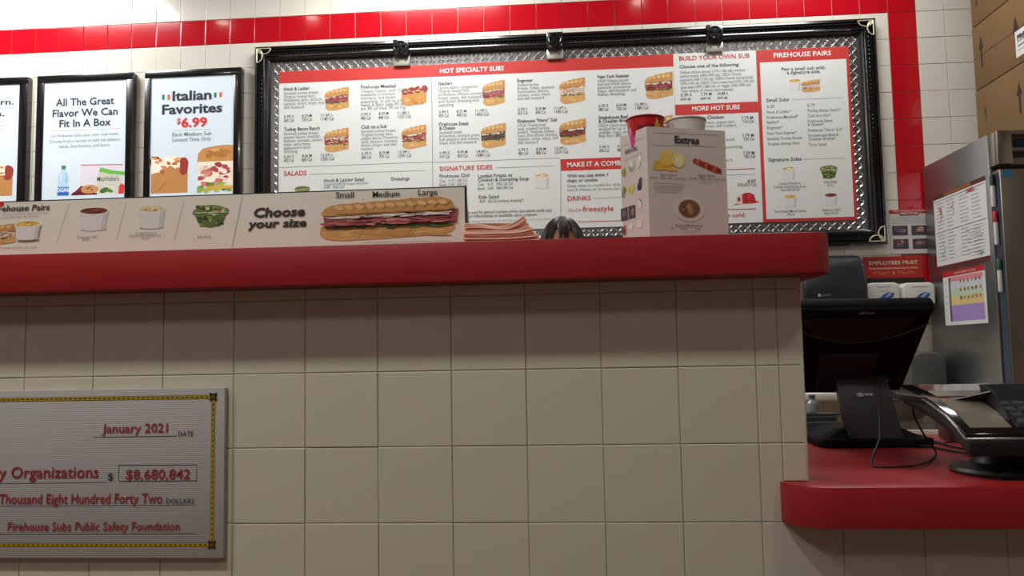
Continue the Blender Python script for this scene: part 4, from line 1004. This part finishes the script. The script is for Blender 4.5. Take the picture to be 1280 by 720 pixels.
hp = empty('washing_poster', (0,0,0), 0, 'small hand washing procedures poster with four photos, right of the menu board', 'poster')
h0, h1 = (2.4691,1.7331)[0], (2.6712,1.7272)[0]; h2, h3 = (2.5761,1.8546)[1], (2.5627,1.6107)[1]
MB().box(h0,h1,YB-.0085,YB-.0045,h3,h2).build('sheet', mat('poster_paper',(206,202,196),.6), hp)
p = Pr((0,YB-.0085,0)); p.rect(h0, (2.5749,1.8323)[1], h1, h2, (176,44,44)); p.text('Hand Washing Procedures', 2.4901,1.843,2.6649,0.0107, (230,200,190), .015)
p.rect(2.5235,1.8212,2.6258,1.8368, (120,30,32)); p.text('FIREHOUSE', 2.5278,1.8279,2.6215,0.0107, (240,230,220), .015); p.text('Please wash hands for twenty seconds', 2.5097,1.8101,2.6375,0.0062, (90,90,90))
for yy in ((2.5731,1.799)[1], (2.5726,1.7901)[1], (2.572,1.779)[1]): p.line((h0+.01,yy),(h1-.01,yy),.0022,(150,150,150))
for r_ in ((2.4802,1.7125,2.5633,1.7658),(2.5826,1.7109,2.6646,1.765),(2.4805,1.6367,2.5635,1.6916),(2.5849,1.6356,2.6667,1.6913)): p.art(art_photo, *r_)
p.build(hp)
# hand sink and bin in front of the back wall
sk = empty('hand_sink', (0,0,0), 0, 'white wall hung hand sink seen below and behind the order screen', 'sink')
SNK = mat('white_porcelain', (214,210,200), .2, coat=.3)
MB().box(1.86,2.56,YB-.40,YB-.001,.84,.885).build('rim', SNK, sk, bevel=.012, seg=3)
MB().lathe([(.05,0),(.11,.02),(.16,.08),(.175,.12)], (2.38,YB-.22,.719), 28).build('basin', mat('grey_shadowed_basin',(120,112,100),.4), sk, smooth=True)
MB().tube([(2.05,YB-.06,.885),(2.05,YB-.06,1.05),(2.05,YB-.08,1.1),(2.05,YB-.14,1.11),(2.05,YB-.18,1.07)], .011, 10).build('tap', CHROME, sk, smooth=True)
bn = MB().prism([(x,YB-.24,z) for x,z in rounded(2.44,2.625,.886,1.075,(.0,.0,.07,.07),8)], (0,.20,0)).build('wipe_box', mat('grey_plastic', (84,84,82), .45), bevel=.012, seg=3)
tag(bn, 'grey round-shouldered box behind the card terminal, by the refrigerator', 'box')

# ------------------------------------------------------------------ refrigerator
fg = empty('refrigerator', (0,0,0), 0, 'tall stainless steel refrigerator at the right with papers on its side', 'refrigerator')
FX, FT_, FY = 2.655, 2.082, 2.19
FX1 = 3.38
MB().box(FX,FX1,FY,YB-.02,.12,FT_).build('cabinet', STEEL, fg, bevel=.004)
STD = mat('brushed_door_steel', (178,172,160), .3, metal=1, noise=.05, nscale=4, stretch=(2,60,60))
tpn = MB().box(FX+.003,FX1,2.135,FY-.001,1.925,FT_-.002).build('top_panel', STD, fg, bevel=.004)
MB().box(FX+.003,FX+.068,2.108,2.134,1.925,FT_-.002).box(FX+.068,FX1,2.108,2.134,2.058,FT_-.002).build('panel_frame', STD, tpn, bevel=.003)
MB().box(FX+.075,FX1-.05,2.126,2.1345,2.005,2.045).build('thermometer_window', mat('dark_teal_display',(30,58,60),.2), tpn, bevel=.001)
MB().box(FX+.072,FX1-.05,2.124,2.1345,1.985,2.002).build('ledge_strip', STD, tpn, bevel=.002)
MB().box(FX+.072,FX1-.05,2.130,2.1347,1.958,1.983).build('vent_slot', BLKM, tpn)
dr = MB().box(FX+.002,FX1,2.105,2.170,.2,1.902).build('door', STD, fg, bevel=.006)
MB().box(FX+.006,FX1,2.171,FY-.001,.18,1.915).build('door_gasket', BLKM, fg)
MB().box(FX+.0005,FX+.0018,2.110,2.165,.21,1.89).build('edge_strip', mat('blue_grey_metal',(92,106,126),.4,metal=.7), dr)
MB().box(FX+.014,FX+.057,2.1035,2.1047,1.862,1.895).build('energy_label', mat('blue_label',(60,140,190),.5), dr)
for x in (FX+.05, FX1-.1):
    for y in (FY+.05, YB-.1): MB().box(x,x+.05,y,y+.05,0,.121).build('foot', BLKM, fg)
# papers on the side
def paper(y0,y1,z0,z1,name,label,cat):
    t = empty(name, (0,0,0), 0, label, cat); MB().box(FX-.0022,FX-.0006,y0,y1,z0,z1).build('sheet', PAPER, t); return t
t = paper(2.219,2.760,1.497,1.897,'schedule_sheet','large white schedule sheet with brown edges on the refrigerator side','paper')
p = Pr((FX-.0022,0,0),(0,-1,0)); S0,S1,D0,D1 = -2.760,-2.219,1.497,1.897
p.rect(S0,D1-.022,S1,D1,(84,46,34)); p.rect(S0,D0,S1,D0+.024,(96,44,38)); p.rect(S0+.12,D1-.018,S0+.4,D1-.003,(150,92,48))
r3 = random.Random(2)
for cx in (.03,.14,.28,.40):
    for k7 in range(17):
        zz = D1-.05-.0185*k7
        if abs(k7-8) < 1: continue
        p.line((S0+cx, zz), (S0+cx+r3.uniform(.05,.09), zz), .0028, (120,124,140))
p.line((S0+.01,D1-.2),(S1-.01,D1-.2),.003,(70,72,84)); p.line((S0+.01,D1-.034),(S1-.01,D1-.034),.003,(90,92,104))
def scrib(c, sx, zx, w_, h_, n):
    P = [(sx+r3.uniform(0,w_), zx-h_*q/n) for q in range(n)]
    for a, b in zip(P[:-1],P[1:]): p.line(a, b, .0032, c, .002)
scrib((190,60,72), S0+.05, D1-.07, .05, .09, 14); scrib((190,60,72), S0+.19, D1-.06, .04, .08, 8); scrib((214,90,100), S0+.34, D1-.03, .12, .02, 8); scrib((90,160,170), S0+.07, D0+.15, .05, .1, 9); scrib((90,160,170), S0+.44, D0+.06, .05, .03, 5)
for k7 in range(9): p.line((S0+.33+.02*(k7%3),D0+.17-.016*k7),(S0+.50,D0+.17-.016*k7),.002,(110,114,130))
p.build(t)
ya, yb2 = -((-2.2775,1.335)[0]), -((-2.7049,1.3632)[0]); za, zb3 = (-2.4935,1.2082)[1], (-2.4582,1.4855)[1]
t = paper(ya,yb2,za,zb3,'colour_chart','small colour coded food chart taped below the schedule sheet on the refrigerator','paper')
p = Pr((FX-.0022,0,0),(0,-1,0)); S0,S1,D0,D1 = -yb2,-ya,za,zb3; W_ = S1-S0; H_ = D1-D0
p.rect(S0,D1-.03*H_/.3,S1,D1,(190,40,44)); p.text('FOOD SAFETY GUIDE', S0+.3*W_, D1-.075*H_, S0+.8*W_, .035*H_, (230,220,220))
for a, b, c, cl in ((.14,.70,.20,(214,150,160)),(.44,.60,.16,(224,226,220)),(.56,.70,.16,(228,226,228)),(.32,.44,.2,(190,210,180)),(.28,.32,.2,(220,214,180)),(.06,.28,.2,(150,120,190))): pass
for (z0_,z1_,cl) in ((.80,.88,(226,140,150)),(.66,.80,(206,214,222)),(.52,.66,(196,214,190)),(.36,.52,(230,206,140)),(.07,.36,(170,144,204))):
    p.rect(S0+.14*W_, D0+z0_*H_, S0+.95*W_, D0+z1_*H_, cl); 
    p.rect(S0+.14*W_, D0+z0_*H_, S0+.19*W_, D0+z1_*H_, tuple(int(q*.55) for q in cl))
for rz in (.74,.59,.44):
    for ci in range(6): p.art(art_blob, S0+(.4+.09*ci)*W_, D0+rz*H_, S0+(.47+.09*ci)*W_, D0+(rz+.09)*H_, name='picture', cols=((150,110,80),(120,90,70),(190,160,130)))
for q in range(8): p.line((S0+.24*W_,D0+(.11+.03*q)*H_),(S0+.9*W_,D0+(.11+.03*q)*H_),.0022,(110,84,140))
for q in range(6): p.poly(ell(S0+.06*W_, D0+(.15+.13*q)*H_, .004,.004,8),(60,60,60))
p.build(t)
# markers stuck to the door edge
for k8, (px_, c1, nm) in enumerate(((0,(26,26,28),'black'),(1,(180,28,34),'red'),(2,(24,84,54),'green'))):
    yy = 2.145-.006*k8; top, bot = (1.885, 1.735) if k8 == 0 else ((1.715, 1.56) if k8 == 1 else (1.495, 1.345))
    xx = FX-.0105
    t = empty('marker_pen', (0,0,0), 0, 'white marker pen with '+nm+' cap stuck upright on the refrigerator door edge', 'marker')
    MB().lathe([(.009,0),(.010,.004),(.010,top-bot-.052),(.008,top-bot-.05)], (xx,yy,bot), 16).build('barrel', mat('white_pen',(226,226,222),.4), t, smooth=True)
    MB().lathe([(.0108,0),(.0108,.046),(.007,.052),(0,.052)], (xx,yy,top-.052), 16).build('cap', mat(nm+'_cap', c1, .35), t, smooth=True)
# cartons above
def carton(x0,x1,y0,y1,z0,z1,lab,arrows,label_at=None,seams=()):
    t = empty('carton', (0,0,0), 0, lab, 'box', 'brown cartons stacked on the refrigerator')
    b = MB().box(x0,x1,y0,y1,z0,z1).build('body', CARD, t, bevel=.004)
    MB().box(x0-.0012,x0-.0002,y0+.002,y1-.002,(z0+z1)/2-.003,(z0+z1)/2+.0).build('flap_seam', mat('dark_card',(96,64,34),.9), t) if seams else None
    p = Pr((x0-.0002,0,0),(0,-1,0))
    for (s_, z_, h_) in arrows:
        w2 = h_*.16
        p.poly([(s_-w2*.33,z_),(s_+w2*.33,z_),(s_+w2*.33,z_+h_*.62),(s_-w2*.33,z_+h_*.62)],(52,38,26)); p.poly([(s_-w2,z_+h_*.58),(s_+w2,z_+h_*.58),(s_,z_+h_)],(52,38,26))
    p.build(t, name='printed_arrows')
    if label_at:
        s_, z_, w_, h_ = label_at
        l = MB().box(x0-.0012,x0-.0003,-s_-w_,-s_,z_,z_+h_).build('shipping_label', PAPER, t)
        q = Pr((x0-.0012,0,0),(0,-1,0)); q.text('FRESH', s_+.02, z_+h_-.05, s_+w_-.02, .026, (40,40,40), .02)
        for a in range(4): q.line((s_+.02,z_+.03+.022*a),(s_+w_-.02,z_+.03+.022*a),.006 if a%2 else .003,(60,60,60))
        q.build(l)
a1, a2, a3, a4, a5 = (-2.6944,2.2842), (-2.6992,2.5763), (-2.3757,2.2279), (-2.3689,2.5744), (-2.7155,2.917)
sm = (-2.763,2.4711)[1]; sm2 = (-2.5321,2.8195)[1]
carton(2.918,3.36,2.14,2.79,FT_+.001,sm-.003,'brown cardboard carton standing on the refrigerator, bottom of its stack',[(a1[0],a1[1],.08),(a3[0],a3[1],.16)])
carton(2.918,3.36,2.12,2.785,sm+.001,sm2-.002,'brown cardboard carton in the middle of the stack on the refrigerator, with a white label',[(a2[0],a2[1],.17),(a4[0],a4[1]-.06,.2)],((-2.3781,2.5578)[0], (-2.3701,2.5064)[1], .16, .13), seams=True)
carton(2.918,3.36,2.13,2.78,sm2+.002,min(sm2+.40,3.4),'brown cardboard carton on top of the stack on the refrigerator',[(a5[0],a5[1],.16)])

# ------------------------------------------------------------------ order terminal (back towards us)
pos = empty('order_terminal', (0,0,0), 0, 'black touch screen order terminal seen from behind on the red counter', 'terminal')
def quad(x0,x1,y,z): pass
bs = MB().prism([(x,y,CT+.001) for x,y in rounded(1.335,1.625,.50,.76,(.03,.03,.03,.03))], (0,0,.022)).build('base', BLKF, pos, bevel=.006, seg=3)
MB().hexa([(1.36,.52,CT+.023),(1.60,.52,CT+.023),(1.60,.74,CT+.023),(1.36,.74,CT+.023)],[(1.40,.55,CT+.045),(1.56,.55,CT+.045),(1.56,.70,CT+.045),(1.40,.70,CT+.045)]).build('base_riser', BLKF, pos, bevel=.004)
st = MB().hexa([(1.413,.515,.878),(1.549,.515,.878),(1.545,.56,.878),(1.417,.56,.878)],[(1.400,.585,1.075),(1.530,.585,1.075),(1.528,.62,1.075),(1.402,.62,1.075)]).build('stand', mat('charcoal_stand',(44,44,48),.42,bump=.1,bscale=300), pos, bevel=.003)
# display: slab leaning towards the customer at its top
TL, TRr, BRr, BLl = Vector((1.246,.42,1.217)), Vector((1.606,.42,1.214)), Vector((1.590,.63,.985)), Vector((1.262,.63,.988))
nn = (TRr-TL).cross(BLl-TL).normalized()
if nn.y < 0: nn = -nn        # away from us, towards the cashier
th = nn*.036
hs = MB().hexa([TL,TRr,BRr,BLl],[TL+th,TRr+th,BRr+th,BLl+th]).build('display_housing', BLKF, pos, bevel=.009, seg=3)
def dp(a, b, o=0): # a across 0..1, b down 0..1
    return (TL+(TRr-TL)*a)*(1-b)+(BLl+(BRr-BLl)*a)*b-nn*o
MB().hexa([dp(.02,.012,.010),dp(.98,.012,.010),dp(.94,.94,.010),dp(.06,.94,.010)],[dp(.01,.005,-.002),dp(.99,.005,-.002),dp(.95,.96,-.002),dp(.05,.96,-.002)]).build('back_shell', BLKF, pos, bevel=.006, seg=3)
cv = [dp(.10,.10,.0102)]+[dp(.10+.78*q/10,.10+.27*math.sin(math.pi*q/10)**.55*(1 if q not in (0,10) else 0)+0,.0102) for q in range(1,10)]+[dp(.88,.10,.0102)]
MB().prism(cv, tuple(-nn*.002)).build('vent_recess', mat('matt_black_vent',(8,8,9),.7), pos)
arc = [dp(.02+.96*q/16,.16+.2*math.sin(math.pi*q/16)**.8,.0105) for q in range(17)]
MB().tube(arc, .0022, 6).build('curved_rib', mat('grey_black_rib',(74,74,76),.4), pos, smooth=True)
MB().hexa([dp(.28,.5,.016),dp(.70,.5,.016),dp(.68,.9,.016),dp(.30,.9,.016)],[dp(.27,.49,.008),dp(.71,.49,.008),dp(.69,.91,.008),dp(.29,.91,.008)]).build('mount_cover', mat('matt_black_cover',(10,10,11),.6), pos, bevel=.002)
MB().hexa([dp(.76,.80,.012),dp(.93,.77,.012),dp(.93,.785,.012),dp(.76,.815,.012)],[dp(.76,.80,.0095),dp(.93,.77,.0095),dp(.93,.785,.0095),dp(.76,.815,.0095)]).build('port_slot', BLKM, pos)
MB().hexa([dp(.03,.03,-.037),dp(.97,.03,-.037),dp(.97,.97,-.037),dp(.03,.97,-.037)],[dp(.03,.03,-.034),dp(.97,.03,-.034),dp(.97,.97,-.034),dp(.03,.97,-.034)]).build('glass', mat('dark_glass',(10,14,20),.08), pos)
dn = (BLl-TL).normalized()
q = Pr(dp(.485,.055,.0108), (TRr-TL), -dn); q.n = -nn
def logo(q, w_, c):
    for o_ in (0,.42): 
        P = [(w_*(.12+o_*.36+.12*math.cos(a)), w_*.1+w_*.10*math.sin(a)) for a in [2*math.pi*i/14 for i in range(15)]]
        for a, b in zip(P[:-1],P[1:]): q.line(a, b, w_*.035, c)
    q.text('NCR', w_*.48, w_*.03, w_, w_*.14, c, .02)
logo(q, .036, (180,180,182)); q.build(pos, name='logo')
sdn = (Vector((1.40,.585,1.075))-Vector((1.413,.515,.878))).normalized()
q = Pr(Vector((1.448,.5515,.985))+Vector((0,-.004,0)), (1,0,0), sdn); q.n = Vector((0,-.94,.33)); logo(q, .040, (200,200,200)); q.build(st, name='logo')

# ------------------------------------------------------------------ card payment terminal on its stand
ct = empty('card_terminal', (0,0,0), 0, 'black card payment terminal with keypad on a round stand, at the counter edge', 'card terminal')
tcx = 1.575
MB().lathe([(.100,0),(.102,.006),(.098,.012),(.07,.018),(.055,.022)], (tcx,.09,CT+.001), 40).build('base', BLKM, ct, smooth=True)
MB().lathe([(.062,0),(.054,.012),(.052,.05),(.056,.07)], (tcx,.09,CT+.022), 28).build('post', BLKM, ct, smooth=True)
MB().box(tcx-.06,tcx+.06,.03,.15,CT+.065,CT+.09).build('bracket', BLKM, ct, bevel=.006)
SL = [(-.035,.948),(.0,.966),(.04,.984),(.08,.996),(.125,1.008),(.17,1.017),(.25,1.027),(.262,1.028)]
x0t, x1t = 1.443, 1.688
def slab(x0,x1,dz0,dz1,prof_):
    return MB().prism([(x0,y,z+dz1) for y,z in prof_]+[(x0,y,z+dz0) for y,z in prof_[::-1]], (x1-x0,0,0))
slab(x0t+.006,x1t-.006,-.045,-.012,SL).build('underside', BLKM, ct, bevel=.006)
slab(x0t,x1t,-.013,-.008,SL).build('silver_edge', mat('silver_trim',(190,188,186),.25,metal=.9), ct, bevel=.002)
slab(x0t+.001,x1t-.001,-.0078,0,SL).build('bezel', mat('gloss_black',(12,12,14),.12,coat=.5), ct, bevel=.003)
slab(x0t+.022,x1t-.02,.0005,.0012,[(.125,1.008),(.17,1.017),(.245,1.0265)]).build('screen', mat('grey_reflective_glass',(92,82,74),.08,coat=.6), ct)
slab(x0t+.018,x0t+.095,.0005,.0014,[(-.018,.957),(.0,.966),(.04,.984),(.08,.996),(.11,1.004)]).build('signature_pad', mat('grey_pad',(120,110,98),.25), ct)
kp = slab(x0t+.105,x1t-.015,.0004,.002,[(-.02,.956),(.0,.966),(.04,.984),(.08,.996)]).build('keypad', BLKM, ct)
for r_ in range(4):
    for c_ in range(4):
        yk = -.012+.022*r_; zk = .962+ (yk+.012)*.44
        MB().hexa([(x0t+.112+.029*c_,yk,zk),(x0t+.134+.029*c_,yk,zk),(x0t+.134+.029*c_,yk+.014,zk+.006),(x0t+.112+.029*c_,yk+.014,zk+.006)],[(x0t+.113+.029*c_,yk+.001,zk+.006),(x0t+.133+.029*c_,yk+.001,zk+.006),(x0t+.133+.029*c_,yk+.013,zk+.011),(x0t+.113+.029*c_,yk+.013,zk+.011)]).build('key', mat('grey_key',(70,70,74),.3), kp)
gd = MB()
gd.prism([(x0t+.098,-.0,.968),(x0t+.098,.085,.998),(x0t+.098,.100,1.034),(x0t+.098,.05,1.022),(x0t+.098,.01,.985)], (.003,0,0))
gd.hexa([(x0t+.098,.085,.998),(x1t-.008,.085,.998),(x1t-.008,.090,1.0),(x0t+.098,.090,1.0)],[(x0t+.098,.100,1.034),(x1t-.008,.100,1.034),(x1t-.008,.104,1.034),(x0t+.098,.104,1.034)])
gd.prism([(x1t-.010,-.0,.968),(x1t-.010,.085,.998),(x1t-.010,.100,1.034),(x1t-.010,.05,1.022),(x1t-.010,.01,.985)], (.003,0,0))
gd.prism([(x0t+.045,.098,1.003),(x0t+.1,.085,.999),(x0t+.1,.02,.976),(x0t+.1,.055,1.022)], (.002,.004,.002))
gd.build('privacy_shield', mat('dark_grey_shield',(40,40,42),.4), ct)
rd = MB().hexa([(1.418,.21,.998),(1.446,.14,.992),(1.446,.26,.998),(1.418,.27,1.0)],[(1.418,.21,1.012),(1.446,.14,1.008),(1.446,.26,1.016),(1.418,.27,1.016)]).build('card_slot', BLKM, ct, bevel=.003)
MB().hexa([(1.4165,.205,1.010),(1.446,.135,1.006),(1.446,.145,1.006),(1.4165,.215,1.010)],[(1.4165,.205,1.0135),(1.446,.135,1.0095),(1.446,.145,1.0095),(1.4165,.215,1.0135)]).build('slot_trim', mat('silver_trim',(190,188,186),.25,metal=.9), rd)
sb = MB().hexa([(1.708,.62,CT+.001),(1.82,.60,CT+.001),(1.82,.70,CT+.001),(1.712,.70,CT+.001)],[(1.702,.62,.975),(1.82,.60,.975),(1.82,.70,.975),(1.706,.70,.975)]).build('scanner_box', mat('brown_black_plastic',(52,40,38),.4), bevel=.006)
tag(sb, 'dark brown plastic box standing on the red counter behind the card terminal', 'box')
# cables
def smooth_path(P, n=6):
    P = [Vector(p) for p in P]; o_ = []
    for i in range(len(P)-1):
        a, b, c, d = P[max(i-1,0)], P[i], P[i+1], P[min(i+2,len(P)-1)]
        for k9 in range(n):
            t_ = k9/n; o_.append(.5*((2*b)+(-a+c)*t_+(2*a-5*b+4*c-d)*t_*t_+(-a+3*b-3*c+d)*t_**3))
    return o_+[P[-1]]
cz = CT+.0035
CABLES = [([(1.4691,0.26,0.993), (1.4805,0.28,0.9554), (1.5051,0.29,0.9089), (1.5643,0.3751,0.8595), (1.4836,0.2298,0.8595), (1.4128,0.1608,0.8595), (1.3538,0.1581,0.8595), (1.3481,0.1881,0.8595), (1.3641,0.22,0.8775), (1.3909,0.25,0.9143), (1.4108,0.3,0.9729), (1.4315,0.34,1.0149), (1.472,0.4,1.0346)], .0022, 'thin black looped cable hanging between order screen and card terminal'),
 ([(1.55,0.5239,0.861), (1.5936,0.4864,0.861), (1.6057,0.4054,0.861), (1.6234,0.3446,0.861), (1.5981,0.2375,0.861)], .0032, 'black cable lying on the counter toward the card terminal, nearer of three'),
 ([(1.5876,0.5921,0.861), (1.6546,0.6048,0.861), (1.6499,0.4819,0.861), (1.6615,0.4013,0.861)], .003, 'black cable lying on the counter toward the card terminal, middle of three'),
 ([(1.6276,0.6649,0.861), (1.6414,0.5513,0.861), (1.7056,0.5818,0.861), (1.712,0.5106,0.861)], .0026, 'black cable lying on the counter toward the card terminal, farthest of three')]
for P, r_, lb in CABLES:
    tag(MB().tube(smooth_path(P), r_, 7).build('cable', mat('black_rubber',(12,12,13),.5), smooth=True), lb, 'cable')
# stapled papers left of the terminal
pp = empty('card_stack', (0,0,0), 0, 'untidy stack of dark printed cards behind the base of the order terminal', 'cards')
for k9 in range(9):
    c_ = [(70,74,78),(110,114,116),(52,56,60),(84,92,98)][k9%4]; dx = r3.uniform(-.006,.01); a = r3.uniform(-.12,.12)
    P = [(1.20,.775),(1.345,.775),(1.345,.805),(1.20,.805)] if False else [(1.23+dx,.765),(1.46+dx+.01*(k9%3),.768+.0),(1.46+dx,.804),(1.23+dx,.804)]
    MB().prism([(x,y,CT+.001+.0075*k9) for x,y in P], (0,0,.006)).build('card', mat('card_%d'%(k9%4), c_, .5), pp, bevel=.001)
gl = empty('small_bottle', (1.40,.785,CT+.070), 0, 'small clear plastic bottle on the card stack, beside the wall end', 'bottle')
MB().lathe([(.014,0),(.016,.004),(.016,.026),(.008,.034),(.008,.04)], n=16).build('body', mat('pale_plastic',(150,166,170),.15), gl, smooth=True)
MB().lathe([(.009,0),(.009,.01),(0,.01)], (0,0,.040), 14).build('cap', mat('green_cap2',(70,90,84),.4), gl, smooth=True)
